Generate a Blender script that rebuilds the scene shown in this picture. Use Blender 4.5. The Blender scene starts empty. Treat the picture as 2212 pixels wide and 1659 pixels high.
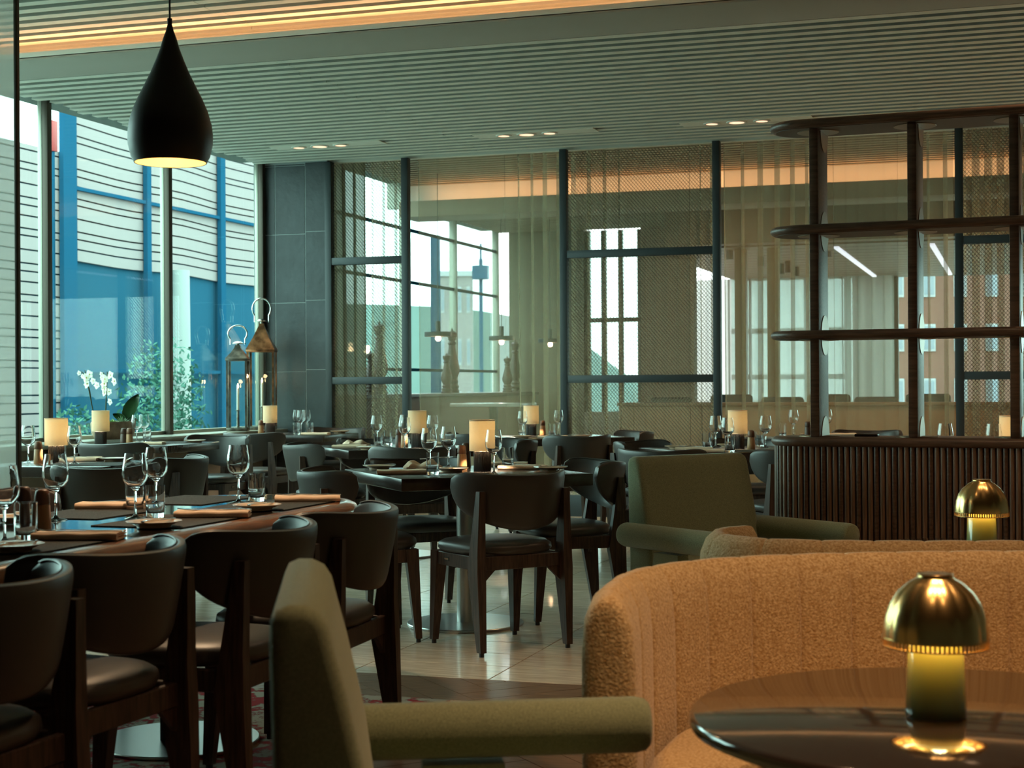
import bpy, bmesh, math, random
from mathutils import Vector, Matrix

sc = bpy.context.scene
col = sc.collection
R = math.radians
pi = math.pi

# ------------------------------------------------------------------ camera
CH = 1.17                      # camera height
F = 3350.0                     # focal length in pixels of the 2212 x 1659 frame
YAW = R(18.0)
C_, S_ = math.cos(YAW), math.sin(YAW)
ROLL = 0.0055
cam = bpy.data.cameras.new('camera')
cam.sensor_width = 36.0
cam.lens = 36.0 * F / 2212.0
cam.shift_y = 2.5 / 2212.0
cam.clip_start = 0.05
cam.clip_end = 400
cam.dof.use_dof = True
cam.dof.focus_distance = 7.4
cam.dof.aperture_fstop = 6.3
camo = bpy.data.objects.new('camera', cam)
col.objects.link(camo)
camo.matrix_world = (Matrix.Translation((0, 0, CH)) @ Matrix.Rotation(YAW, 4, 'Z')
                     @ Matrix.Rotation(R(90), 4, 'X') @ Matrix.Rotation(-ROLL, 4, 'Z'))
sc.camera = camo

# ------------------------------------------------------------------ light and exposure
sc.view_settings.view_transform = 'Standard'
sc.view_settings.look = 'None'
sc.view_settings.gamma = 1.0
sc.view_settings.use_curve_mapping = False
sc.view_settings.exposure = 0.65
sc.cycles.max_bounces = 10
sc.cycles.diffuse_bounces = 4
sc.cycles.glossy_bounces = 4
sc.cycles.transmission_bounces = 8
sc.cycles.transparent_max_bounces = 24
sc.cycles.sample_clamp_indirect = 4.0
sc.cycles.use_denoising = True

w = bpy.data.worlds.new('overcast_sky')
sc.world = w
w.use_nodes = True
bg = w.node_tree.nodes['Background']
bg.inputs[0].default_value = (0.86, 1.0, 0.96, 1)
bg.inputs[1].default_value = 4.6
WARM = (1.0, 0.62, 0.32)

# ------------------------------------------------------------------ coordinates
def c2w(xc, d):
    """camera-aligned plan (right, depth) to room plan (X, Y)"""
    return (xc * C_ - d * S_, xc * S_ + d * C_)

def pd(px, d):
    return c2w((px - 1106) / F * d, d)

def HY(px):
    return 832.0 - ROLL * (px - 1106)

def atz(px, py, z):
    d = (CH - z) * F / (py - HY(px))
    return pd(px, d)

def onY(px, py, Y):
    xr = (px - 1106) / F
    d = Y / (xr * S_ + C_)
    return (d * (xr * C_ - S_), CH + (HY(px) - py) / F * d)

def onX(px, py, X):
    xr = (px - 1106) / F
    d = X / (xr * C_ - S_)
    return (d * (xr * S_ + C_), CH + (HY(px) - py) / F * d)

def face(fx, fd):
    """yaw for a thing whose front is local +y, facing (fx, fd) in camera plan"""
    X, Y = c2w(fx, fd)
    return math.atan2(-X, Y)

# ------------------------------------------------------------------ mesh helpers
LINK = [True]

def newobj(name, me, parent=None):
    o = bpy.data.objects.new(name, me)
    if LINK[0]:
        col.objects.link(o)
    if parent is not None:
        o.parent = parent
    return o

class MB:
    def __init__(s):
        s.v = []
        s.f = []

    def add(s, vf, M=None):
        v, f = vf
        n = len(s.v)
        if M is None:
            s.v += [tuple(p) for p in v]
        else:
            s.v += [tuple(M @ Vector(p)) for p in v]
        s.f += [tuple(i + n for i in q) for q in f]
        return s

    def build(s, name, mat, parent=None, smooth=35):
        return mk(name, (s.v, s.f), mat, parent, smooth)

def mesh(name, vf, mat, smooth=35):
    me = bpy.data.meshes.new(name)
    me.from_pydata([tuple(p) for p in vf[0]], [], vf[1])
    if mat is not None:
        me.materials.append(mat)
    if smooth:
        me.polygons.foreach_set('use_smooth', [True] * len(me.polygons))
        me.set_sharp_from_angle(angle=R(smooth))
    me.update()
    return me

def mk(name, vf, mat, parent=None, smooth=35):
    return newobj(name, mesh(name, vf, mat, smooth), parent)

def box(cx, cy, cz, sx, sy, sz):
    x0, x1, y0, y1, z0, z1 = cx - sx / 2, cx + sx / 2, cy - sy / 2, cy + sy / 2, cz - sz / 2, cz + sz / 2
    v = [(x0, y0, z0), (x1, y0, z0), (x1, y1, z0), (x0, y1, z0), (x0, y0, z1), (x1, y0, z1), (x1, y1, z1), (x0, y1, z1)]
    f = [(0, 3, 2, 1), (4, 5, 6, 7), (0, 1, 5, 4), (1, 2, 6, 5), (2, 3, 7, 6), (3, 0, 4, 7)]
    return v, f

def bx(x0, x1, y0, y1, z0, z1):
    return box((x0 + x1) / 2, (y0 + y1) / 2, (z0 + z1) / 2, abs(x1 - x0), abs(y1 - y0), abs(z1 - z0))

def bev(vf, b, seg=2):
    bm = bmesh.new()
    vs = [bm.verts.new(p) for p in vf[0]]
    for q in vf[1]:
        bm.faces.new([vs[i] for i in q])
    bmesh.ops.bevel(bm, geom=list(bm.edges), offset=b, segments=seg, profile=0.5, affect='EDGES')
    bm.verts.index_update()
    v = [tuple(x.co) for x in bm.verts]
    f = [tuple(x.index for x in q.verts) for q in bm.faces]
    bm.free()
    return v, f

def bbox(x0, x1, y0, y1, z0, z1, b=0.004, seg=2):
    return bev(bx(x0, x1, y0, y1, z0, z1), b, seg)

def lathe(prof, n=32, closed=False):
    v, f = [], []
    m = len(prof)
    for k in range(n):
        a = 2 * pi * k / n
        c, s = math.cos(a), math.sin(a)
        for r, z in prof:
            v.append((r * c, r * s, z))
    for k in range(n):
        k2 = (k + 1) % n
        for i in range(m - 1 + (1 if closed else 0)):
            i2 = (i + 1) % m
            f.append((k * m + i, k2 * m + i, k2 * m + i2, k * m + i2))
    return v, f

def loft(loops, cap=True, closed=True):
    n = len(loops[0])
    v = [p for l in loops for p in l]
    f = []
    for a in range(len(loops) - 1):
        for i in range(n if closed else n - 1):
            j = (i + 1) % n
            f.append((a * n + i, a * n + j, (a + 1) * n + j, (a + 1) * n + i))
    if cap:
        f.append(tuple(reversed(range(n))))
        f.append(tuple((len(loops) - 1) * n + i for i in range(n)))
    return v, f

def taper(secs):
    """secs: (cx, cy, z, wx, wy) rectangles lofted upward"""
    loops = []
    for cx, cy, z, wx, wy in secs:
        loops.append([(cx - wx / 2, cy - wy / 2, z), (cx + wx / 2, cy - wy / 2, z), (cx + wx / 2, cy + wy / 2, z), (cx - wx / 2, cy + wy / 2, z)])
    return loft(loops)

def tube(pts, r, n=8, cap=True, closed=False):
    pts = [Vector(p) for p in pts]
    m = len(pts)
    rr = r if isinstance(r, (list, tuple)) else [r] * m
    loops = []
    up = None
    for i in range(m):
        a = pts[i - 1] if (i > 0 or closed) else pts[i]
        b = pts[(i + 1) % m] if (i < m - 1 or closed) else pts[i]
        t = (b - a).normalized()
        if up is None:
            up = t.orthogonal().normalized()
        up = (up - t * up.dot(t)).normalized()
        bi = t.cross(up)
        loops.append([tuple(pts[i] + (up * math.cos(2 * pi * k / n) + bi * math.sin(2 * pi * k / n)) * rr[i]) for k in range(n)])
    if closed:
        loops.append(loops[0])
        return loft(loops, cap=False)
    return loft(loops, cap=cap)

def cyl(x, y, z0, z1, r, n=24, r1=None):
    r1 = r if r1 is None else r1
    lo = [[(x + q * math.cos(2 * pi * k / n), y + q * math.sin(2 * pi * k / n), z) for k in range(n)] for q, z in ((r, z0), (r1, z1))]
    return loft(lo)

def superloop(n, hx, hy, p, z=0, cx=0, cy=0):
    out = []
    for k in range(n):
        a = 2 * pi * k / n
        c, s = math.cos(a), math.sin(a)
        out.append((cx + hx * math.copysign(abs(c) ** (2 / p), c), cy + hy * math.copysign(abs(s) ** (2 / p), s), z))
    return out

def roundrect(x0, x1, y0, y1, r, z, seg=8):
    out = []
    for cx, cy, a0 in ((x1 - r, y1 - r, 0), (x0 + r, y1 - r, 90), (x0 + r, y0 + r, 180), (x1 - r, y0 + r, 270)):
        for k in range(seg + 1):
            a = R(a0 + 90 * k / seg)
            out.append((cx + r * math.cos(a), cy + r * math.sin(a), z))
    return out

def offloop(loop, o, z):
    """inset a CCW loop by o"""
    n = len(loop)
    out = []
    for i in range(n):
        a, b, c = Vector(loop[i - 1][:2]), Vector(loop[i][:2]), Vector(loop[(i + 1) % n][:2])
        e1 = (b - a); e2 = (c - b)
        t = (e1.normalized() if e1.length > 1e-6 else Vector((0, 0))) + (e2.normalized() if e2.length > 1e-6 else Vector((0, 0)))
        t.normalize()
        nrm = Vector((-t.y, t.x))
        p = b + nrm * o
        out.append((p.x, p.y, z))
    return out

# ------------------------------------------------------------------ materials
def nodemat(name):
    m = bpy.data.materials.new(name)
    m.use_nodes = True
    nt = m.node_tree
    return m, nt, nt.nodes['Principled BSDF']

def P(name, base, rough=0.5, metal=0.0, var=None, bump=None, coat=0.0, spec=0.5, stretch=None, sheen=0.0, col2=None):
    m, nt, b = nodemat(name)
    b.inputs['Base Color'].default_value = (*base, 1)
    b.inputs['Roughness'].default_value = rough
    b.inputs['Metallic'].default_value = metal
    b.inputs['Specular IOR Level'].default_value = spec
    b.inputs['Coat Weight'].default_value = coat
    b.inputs['Coat Roughness'].default_value = 0.08
    if sheen:
        b.inputs['Sheen Weight'].default_value = sheen
        b.inputs['Sheen Roughness'].default_value = 0.4
    src = None
    if var or bump:
        tc = nt.nodes.new('ShaderNodeTexCoord')
        mp = nt.nodes.new('ShaderNodeMapping')
        nt.links.new(tc.outputs['Object'], mp.inputs[0])
        if stretch:
            mp.inputs['Scale'].default_value = stretch
        src = mp.outputs[0]
    if var:
        nz = nt.nodes.new('ShaderNodeTexNoise')
        nz.inputs['Scale'].default_value = var[0]
        nz.inputs['Detail'].default_value = 5
        nt.links.new(src, nz.inputs['Vector'])
        rp = nt.nodes.new('ShaderNodeValToRGB')
        a = var[1]
        c2 = col2 if col2 else tuple(min(1, x * (1 + a)) for x in base)
        c1 = base if col2 else tuple(x * (1 - a) for x in base)
        rp.color_ramp.elements[0].position = 0.35
        rp.color_ramp.elements[1].position = 0.65
        rp.color_ramp.elements[0].color = (*c1, 1)
        rp.color_ramp.elements[1].color = (*c2, 1)
        nt.links.new(nz.outputs['Fac'], rp.inputs[0])
        nt.links.new(rp.outputs[0], b.inputs['Base Color'])
    if bump:
        nb = nt.nodes.new('ShaderNodeTexNoise')
        nb.inputs['Scale'].default_value = bump[0]
        nb.inputs['Detail'].default_value = 4
        nt.links.new(src, nb.inputs['Vector'])
        bp = nt.nodes.new('ShaderNodeBump')
        bp.inputs['Strength'].default_value = bump[1]
        bp.inputs['Distance'].default_value = 0.004
        nt.links.new(nb.outputs['Fac'], bp.inputs['Height'])
        nt.links.new(bp.outputs[0], b.inputs['Normal'])
    return m

def emis(name, colr, s):
    m, nt, b = nodemat(name)
    b.inputs['Base Color'].default_value = (*colr, 1)
    b.inputs['Emission Color'].default_value = (*colr, 1)
    b.inputs['Emission Strength'].default_value = s
    return m

def glassmat(name, colr=(1, 1, 1), rough=0.0, ior=1.45):
    m, nt, b = nodemat(name)
    b.inputs['Base Color'].default_value = (*colr, 1)
    b.inputs['Roughness'].default_value = rough
    b.inputs['IOR'].default_value = ior
    b.inputs['Transmission Weight'].default_value = 1.0
    return m

def panemat(name, tint, f0=0.02):
    """flat pane: lets light straight through, reflects more at a glancing angle (Schlick)"""
    m = bpy.data.materials.new(name)
    m.use_nodes = True
    nt = m.node_tree
    nt.nodes.clear()
    out = nt.nodes.new('ShaderNodeOutputMaterial')
    mix = nt.nodes.new('ShaderNodeMixShader')
    lw = nt.nodes.new('ShaderNodeLayerWeight')
    lw.inputs['Blend'].default_value = 0.5
    pw = nt.nodes.new('ShaderNodeMath'); pw.operation = 'POWER'; pw.inputs[1].default_value = 5.0
    ma = nt.nodes.new('ShaderNodeMath'); ma.operation = 'MULTIPLY_ADD'; ma.inputs[1].default_value = 1.0 - f0; ma.inputs[2].default_value = f0
    tr = nt.nodes.new('ShaderNodeBsdfTransparent')
    tr.inputs[0].default_value = (*tint, 1)
    gl = nt.nodes.new('ShaderNodeBsdfGlossy')
    gl.inputs['Roughness'].default_value = 0.0
    nt.links.new(lw.outputs['Facing'], pw.inputs[0])
    nt.links.new(pw.outputs[0], ma.inputs[0])
    nt.links.new(ma.outputs[0], mix.inputs[0])
    nt.links.new(tr.outputs[0], mix.inputs[1])
    nt.links.new(gl.outputs[0], mix.inputs[2])
    nt.links.new(mix.outputs[0], out.inputs[0])
    return m

def sheermat(name, colr, dens, trans=0.6):
    """woven sheer: part open weave, part cloth that glows when lit from behind"""
    m = bpy.data.materials.new(name)
    m.use_nodes = True
    nt = m.node_tree
    nt.nodes.clear()
    out = nt.nodes.new('ShaderNodeOutputMaterial')
    mix = nt.nodes.new('ShaderNodeMixShader')
    mix2 = nt.nodes.new('ShaderNodeMixShader')
    tr = nt.nodes.new('ShaderNodeBsdfTransparent')
    tl = nt.nodes.new('ShaderNodeBsdfTranslucent')
    df = nt.nodes.new('ShaderNodeBsdfDiffuse')
    tl.inputs[0].default_value = (*colr, 1)
    df.inputs[0].default_value = (*colr, 1)
    mix2.inputs[0].default_value = trans
    mix.inputs[0].default_value = dens
    nt.links.new(df.outputs[0], mix2.inputs[1])
    nt.links.new(tl.outputs[0], mix2.inputs[2])
    nt.links.new(tr.outputs[0], mix.inputs[1])
    nt.links.new(mix2.outputs[0], mix.inputs[2])
    nt.links.new(mix.outputs[0], out.inputs[0])
    return m

def rugmat(name):
    m, nt, b = nodemat(name)
    tc = nt.nodes.new('ShaderNodeTexCoord')
    n1 = nt.nodes.new('ShaderNodeTexNoise'); n1.inputs['Scale'].default_value = 26; n1.inputs['Detail'].default_value = 8; n1.inputs['Roughness'].default_value = 0.7
    vo = nt.nodes.new('ShaderNodeTexVoronoi'); vo.inputs['Scale'].default_value = 9; vo.feature = 'DISTANCE_TO_EDGE'
    n2 = nt.nodes.new('ShaderNodeTexNoise'); n2.inputs['Scale'].default_value = 2.6; n2.inputs['Detail'].default_value = 3
    for q in (n1, vo, n2):
        nt.links.new(tc.outputs['Object'], q.inputs['Vector'])
    ad = nt.nodes.new('ShaderNodeMath'); ad.operation = 'MULTIPLY_ADD'; ad.inputs[1].default_value = 0.8
    nt.links.new(vo.outputs[0], ad.inputs[0]); nt.links.new(n1.outputs['Fac'], ad.inputs[2])
    a2 = nt.nodes.new('ShaderNodeMath'); a2.operation = 'MULTIPLY_ADD'; a2.inputs[1].default_value = 0.55
    nt.links.new(n2.outputs['Fac'], a2.inputs[0]); nt.links.new(ad.outputs[0], a2.inputs[2])
    rp = nt.nodes.new('ShaderNodeValToRGB')
    rp.color_ramp.elements[0].position = 0.78; rp.color_ramp.elements[0].color = (0.30, 0.018, 0.022, 1)
    rp.color_ramp.elements[1].position = 0.90; rp.color_ramp.elements[1].color = (0.34, 0.29, 0.23, 1)
    e = rp.color_ramp.elements.new(0.84); e.color = (0.18, 0.07, 0.06, 1)
    nt.links.new(a2.outputs[0], rp.inputs[0])
    nt.links.new(rp.outputs[0], b.inputs['Base Color'])
    b.inputs['Roughness'].default_value = 0.95
    b.inputs['Specular IOR Level'].default_value = 0.1
    return m

M = {}
M['leather'] = P('dark_leather', (0.052, 0.044, 0.040), 0.40, bump=(220, 0.06), spec=0.5)
M['darkwood'] = P('dark_stained_wood', (0.055, 0.031, 0.023), 0.42, var=(18, 0.45), stretch=(6, 6, 0.5), spec=0.4)
M['tabletop'] = P('dark_table_veneer', (0.030, 0.019, 0.015), 0.22, var=(10, 0.4), stretch=(1, 8, 1), spec=0.5)
M['rimwood'] = P('red_brown_rim_wood', (0.24, 0.10, 0.05), 0.24, var=(10, 0.3), stretch=(3, 0.5, 3), coat=0.4)
M['blackglass'] = P('black_glass', (0.004, 0.005, 0.006), 0.015, spec=0.9, coat=1.0)
M['steel'] = P('brushed_steel', (0.55, 0.56, 0.55), 0.28, 1.0)
M['chrome'] = P('polished_metal', (0.75, 0.74, 0.72), 0.12, 1.0)
M['black'] = P('black_metal', (0.012, 0.011, 0.011), 0.5)
M['screw'] = P('dark_screw', (0.006, 0.006, 0.006), 0.5)
M['tag'] = P('black_tag', (0.01, 0.01, 0.01), 0.6)
M['taglet'] = P('tag_lettering', (0.75, 0.45, 0.25), 0.6)
M['napkin'] = P('sand_linen', (0.86, 0.62, 0.44), 0.9, bump=(600, 0.3), spec=0.1)
M['plate'] = P('sand_stoneware', (0.68, 0.46, 0.29), 0.25, var=(14, 0.15), coat=0.3)
M['mat'] = P('woven_placemat', (0.050, 0.042, 0.034), 0.75, var=(240, 0.6), bump=(300, 0.5), spec=0.25)
M['mill_body'] = P('turned_oak', (0.42, 0.21, 0.09), 0.45, var=(30, 0.2), stretch=(4, 4, 0.5))
M['mill_top'] = P('turned_walnut', (0.20, 0.085, 0.045), 0.45, var=(30, 0.2), stretch=(4, 4, 0.5))
M['mill_dark'] = P('turned_wenge', (0.09, 0.045, 0.03), 0.45)
M['glass'] = glassmat('clear_glass')
M['ceramic'] = P('fluted_black_ceramic', (0.035, 0.026, 0.022), 0.55)
M['green'] = P('sage_green_wool', (0.21, 0.235, 0.15), 0.95, var=(320, 0.25), bump=(500, 0.4), sheen=0.35, spec=0.1)
M['boucle'] = P('tan_boucle', (0.40, 0.245, 0.105), 0.95, var=(150, 0.4), bump=(170, 1.0), sheen=0.3, spec=0.1, col2=(0.66, 0.48, 0.28))
M['lounge'] = P('lounge_table_lacquer', (0.032, 0.022, 0.017), 0.09, spec=0.6, coat=0.6)
M['brass'] = P('brushed_brass', (0.72, 0.48, 0.20), 0.26, 1.0)
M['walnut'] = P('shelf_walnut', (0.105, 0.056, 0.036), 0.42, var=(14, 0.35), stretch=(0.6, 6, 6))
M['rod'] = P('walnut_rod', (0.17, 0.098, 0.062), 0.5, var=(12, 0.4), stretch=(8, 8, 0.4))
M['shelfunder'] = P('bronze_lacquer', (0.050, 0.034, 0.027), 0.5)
M['disc'] = P('polished_bronze_disc', (0.22, 0.17, 0.12), 0.36, 1.0)
M['frame'] = P('blue_black_steel', (0.020, 0.030, 0.034), 0.5)
M['meshmetal'] = P('expanded_metal', (0.10, 0.10, 0.078), 0.55, 0.3)
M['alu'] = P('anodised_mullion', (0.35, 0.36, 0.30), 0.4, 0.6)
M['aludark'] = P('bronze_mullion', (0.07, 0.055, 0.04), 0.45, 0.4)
M['ceil'] = P('painted_ceiling', (0.66, 0.66, 0.58), 0.7)
M['warmlit_ceil'] = P('warm_lit_ceiling', (0.26, 0.20, 0.13), 0.7)  # ceiling paint browned to stand for the far room's warm lamplight
M['band'] = P('olive_grey_soffit', (0.33, 0.30, 0.25), 0.75)
M['ceilback'] = P('ceiling_backing', (0.10, 0.10, 0.085), 0.8)
M['slate'] = P('slate_tile', (0.022, 0.030, 0.034), 0.5, var=(4, 0.25), bump=(16, 0.9), spec=0.5)
M['grout'] = P('pale_grout', (0.30, 0.34, 0.34), 0.8)
M['tileA'] = P('pale_plank_tile', (0.68, 0.55, 0.42), 0.26, var=(6, 0.2), stretch=(0.8, 7, 1), coat=0.25)
M['board'] = P('brown_floor_board', (0.185, 0.105, 0.06), 0.36, var=(8, 0.3), stretch=(1, 9, 1))
M['sub'] = P('floor_joint', (0.05, 0.04, 0.035), 0.8)
M['rug'] = rugmat('red_distressed_rug')
M['plaster'] = P('warm_grey_wall', (0.30, 0.26, 0.21), 0.8)
M['olivewall'] = P('olive_brown_wall', (0.15, 0.13, 0.09), 0.8)
M['brownwall'] = P('brown_panel_wall', (0.16, 0.10, 0.06), 0.6)
M['tan'] = P('tan_leather_panel', (0.34, 0.21, 0.11), 0.55, var=(3, 0.1))
M['pane'] = panemat('window_pane', (0.80, 0.96, 0.93))
M['lanternpane'] = panemat('lantern_pane', (0.93, 0.96, 0.95))
M['sheer'] = sheermat('sheer_voile', (0.54, 0.49, 0.33), 0.42)
M['farsheer'] = sheermat('far_sheer', (0.30, 0.31, 0.29), 0.90, 0.6)
M['drape'] = sheermat('olive_drape', (0.40, 0.37, 0.25), 0.93, 0.35)
M['screenfab'] = sheermat('pale_screen_fabric', (0.90, 0.92, 0.86), 0.48, 0.6)
M['copper'] = P('aged_copper', (0.42, 0.20, 0.10), 0.30, 1.0, var=(14, 0.5))
M['pewter'] = P('aged_pewter', (0.22, 0.20, 0.17), 0.35, 1.0, var=(18, 0.4))
M['wax'] = P('ivory_wax', (0.85, 0.82, 0.72), 0.5)
M['flame'] = emis('candle_flame', (1.0, 0.72, 0.36), 25)
M['pot'] = P('rough_clay', (0.42, 0.30, 0.21), 0.85, var=(12, 0.25), bump=(30, 0.5))
M['soil'] = P('moss_soil', (0.06, 0.05, 0.03), 0.95, bump=(60, 1.0))
M['leaf'] = P('deep_green_leaf', (0.020, 0.075, 0.022), 0.35)
M['succ'] = P('grey_green_succulent', (0.16, 0.28, 0.15), 0.5)
M['succ2'] = P('fresh_green_succulent', (0.25, 0.42, 0.12), 0.5)
M['stem'] = P('dark_green_stem', (0.03, 0.06, 0.02), 0.5)
M['petal'] = sheermat('cream_petal', (0.93, 0.92, 0.80), 1.0, 0.5)
M['lip'] = P('yellow_lip', (0.70, 0.55, 0.12), 0.6)
M['pend_out'] = P('pendant_black', (0.014, 0.012, 0.012), 0.42)
M['pend_in'] = P('pendant_gold_inside', (0.62, 0.46, 0.18), 0.4)
M['bulb'] = emis('warm_bulb', (1.0, 0.66, 0.36), 30)
M['spotglow'] = emis('downlight_lens', (1.0, 0.60, 0.40), 0.9)
M['ledstrip'] = emis('led_strip', (1.0, 0.50, 0.22), 24)
M['clad'] = P('white_cladding', (0.29, 0.25, 0.25), 0.7, spec=0.1)
M['blueglaze'] = P('blue_glazing', (0.014, 0.085, 0.170), 0.8, spec=0.0)
M['bluejoint'] = P('blue_joint', (0.020, 0.085, 0.140), 0.8, spec=0.0)
M['bluemull'] = P('blue_mullion', (0.012, 0.075, 0.140), 0.8, spec=0.0)
M['whitecol'] = P('white_concrete', (0.33, 0.36, 0.35), 0.7)
M['foliage'] = P('garden_foliage', (0.045, 0.15, 0.11), 0.7, spec=0.2)
M['bark'] = P('tree_bark', (0.08, 0.07, 0.05), 0.9)
M['ground'] = P('paved_ground', (0.24, 0.27, 0.26), 0.9)
M['hill'] = P('hazy_hill', (0.075, 0.115, 0.105), 0.95, var=(0.05, 0.15))
M['brick'] = P('red_brick_facade', (0.18, 0.075, 0.055), 0.9)
M['whitewin'] = P('white_window', (0.4, 0.4, 0.42), 0.6)
M['farpane'] = P('grey_blue_pane', (0.22, 0.25, 0.30), 0.4)
M['redsign'] = P('red_sign', (0.35, 0.03, 0.03), 0.5)
M['woodceil'] = P('dark_wood_ceiling', (0.10, 0.062, 0.042), 0.5, var=(6, 0.3), stretch=(0.5, 6, 1))
M['woodpost'] = P('oak_post', (0.24, 0.14, 0.07), 0.5)
M['darksofa'] = P('charcoal_upholstery', (0.035, 0.032, 0.028), 0.8)
M['whitetop'] = P('pale_glossy_top', (0.55, 0.55, 0.50), 0.15)
M['phone'] = P('black_leather_case', (0.012, 0.011, 0.011), 0.4)

def shademat():
    m = bpy.data.materials.new('linen_lamp_shade')
    m.use_nodes = True
    nt = m.node_tree
    nt.nodes.clear()
    out = nt.nodes.new('ShaderNodeOutputMaterial')
    mix = nt.nodes.new('ShaderNodeMixShader')
    tl = nt.nodes.new('ShaderNodeBsdfTranslucent')
    df = nt.nodes.new('ShaderNodeBsdfDiffuse')
    tc = nt.nodes.new('ShaderNodeTexCoord')
    mp = nt.nodes.new('ShaderNodeMapping'); mp.inputs['Scale'].default_value = (90, 90, 500)
    nz = nt.nodes.new('ShaderNodeTexNoise'); nz.inputs['Scale'].default_value = 1.0
    rp = nt.nodes.new('ShaderNodeValToRGB')
    rp.color_ramp.elements[0].color = (0.84, 0.74, 0.54, 1)
    rp.color_ramp.elements[1].color = (0.97, 0.90, 0.72, 1)
    nt.links.new(tc.outputs['Object'], mp.inputs[0]); nt.links.new(mp.outputs[0], nz.inputs['Vector'])
    nt.links.new(nz.outputs['Fac'], rp.inputs[0]); nt.links.new(rp.outputs[0], tl.inputs[0])
    df.inputs[0].default_value = (0.80, 0.72, 0.58, 1)
    mix.inputs[0].default_value = 0.55
    nt.links.new(df.outputs[0], mix.inputs[1]); nt.links.new(tl.outputs[0], mix.inputs[2])
    nt.links.new(mix.outputs[0], out.inputs[0])
    return m
M['shade'] = shademat()

def ombre():
    m, nt, b = nodemat('lit_ombre_glass')  # ramp mixes the glass's own tint with glow from the lamp above
    tc = nt.nodes.new('ShaderNodeTexCoord')
    sp = nt.nodes.new('ShaderNodeSeparateXYZ')
    mr = nt.nodes.new('ShaderNodeMapRange')
    mr.inputs['From Min'].default_value = 0.0; mr.inputs['From Max'].default_value = 0.13
    rp = nt.nodes.new('ShaderNodeValToRGB')
    rp.color_ramp.elements[0].color = (0.045, 0.075, 0.052, 1)
    rp.color_ramp.elements[1].color = (0.42, 0.46, 0.14, 1)
    nt.links.new(tc.outputs['Object'], sp.inputs[0]); nt.links.new(sp.outputs['Z'], mr.inputs['Value'])
    nt.links.new(mr.outputs[0], rp.inputs[0]); nt.links.new(rp.outputs[0], b.inputs['Base Color'])
    b.inputs['Roughness'].default_value = 0.18
    b.inputs['Coat Weight'].default_value = 0.6
    b.inputs['Subsurface Weight'].default_value = 0.4
    b.inputs['Subsurface Radius'].default_value = (0.03, 0.04, 0.015)
    b.inputs['Subsurface Scale'].default_value = 1.0
    return m
M['ombre'] = ombre()

# ------------------------------------------------------------------ thing helpers
def tag(o, label=None, cat=None, group=None, kind=None):
    if label: o['label'] = label
    if cat: o['category'] = cat
    if group: o['group'] = group
    if kind: o['kind'] = kind
    return o

def empty(name, loc=(0, 0, 0), rz=0):
    o = newobj(name, None)
    o.location = loc
    o.rotation_euler = (0, 0, rz)
    o.empty_display_size = 0.1
    return o

def dup(o, parent=None):
    c = o.copy()
    col.objects.link(c)
    if parent is not None:
        c.parent = parent
    for ch in o.children:
        dup(ch, c)
    return c

def put(proto, label, cat, loc, rz=0, group=None):
    o = dup(proto)
    o.location = loc
    o.rotation_euler = (0, 0, rz)
    return tag(o, label, cat, group)

def struct(name, vf, mat, parent=None, smooth=35):
    o = mk(name, vf, mat, parent, smooth)
    if parent is None:
        o['kind'] = 'structure'
    return o

def structempty(name, loc=(0, 0, 0)):
    o = empty(name, loc)
    o['kind'] = 'structure'
    return o

def lamp(name, kind, loc, energy, colr, parent=None, size=0.05, **kw):
    l = bpy.data.lights.new(name, kind)
    l.energy = energy
    l.color = colr
    if kind in ('POINT', 'SPOT'):
        l.shadow_soft_size = size
    for k, v in kw.items():
        setattr(l, k, v)
    o = newobj(name, l, parent)
    o.location = loc
    return o

rnd = random.Random(7)
# =================================================================== ROOM SHELL
WX = -6.8          # window wall plane
PY = 13.3          # partition plane
ZC = 3.27          # lower slat ceiling
ZR = 3.43          # raised slat ceiling
WALL_R, WALL_N = 7.5, -3.5

# ---- floor: joint bed with separate tiles and boards on it
FB = 5.83
floor = struct('floor', bx(WX - 0.3, WALL_R, WALL_N, 27.5, -0.12, -0.006), M['sub'])
tw, th, gap = 0.6, 0.292, 0.004
tme = mesh('floor_tile', bbox(-tw / 2 + gap / 2, tw / 2 - gap / 2, -th / 2 + gap / 2, th / 2 - gap / 2, -0.006, 0.0, 0.0012, 1), M['tileA'])
far = MB()
j = 0
y = FB + th / 2
while y < 27.2:
    x = -2.0 - 0.6 * 8 + tw / 2
    while x < WALL_R - tw / 2:
        if -4.0 < x < 1.3 and y < 10.3:
            o = newobj('floor_tile', tme, floor); o.location = (x, y, 0)
        else:
            far.add(bx(x - tw / 2 + gap / 2, x + tw / 2 - gap / 2, y - th / 2 + gap / 2, y + th / 2 - gap / 2, -0.006, 0))
        x += tw
    y += th
o = far.build('distant_floor_tiles', M['tileA'], floor); o['kind'] = 'stuff'

def cutY(vf, ymax, xmin, xmax, ymin):
    bm = bmesh.new()
    vs = [bm.verts.new(p) for p in vf[0]]
    for q in vf[1]:
        bm.faces.new([vs[i] for i in q])
    for co, no in (((0, ymax, 0), (0, 1, 0)), ((xmax, 0, 0), (1, 0, 0)), ((xmin, 0, 0), (-1, 0, 0)), ((0, ymin, 0), (0, -1, 0))):
        g = list(bm.verts) + list(bm.edges) + list(bm.faces)
        bmesh.ops.bisect_plane(bm, geom=g, plane_co=co, plane_no=no, clear_outer=True)
    bm.verts.index_update()
    r = ([tuple(x.co) for x in bm.verts], [tuple(x.index for x in q.verts) for q in bm.faces])
    bm.free()
    return r

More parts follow.
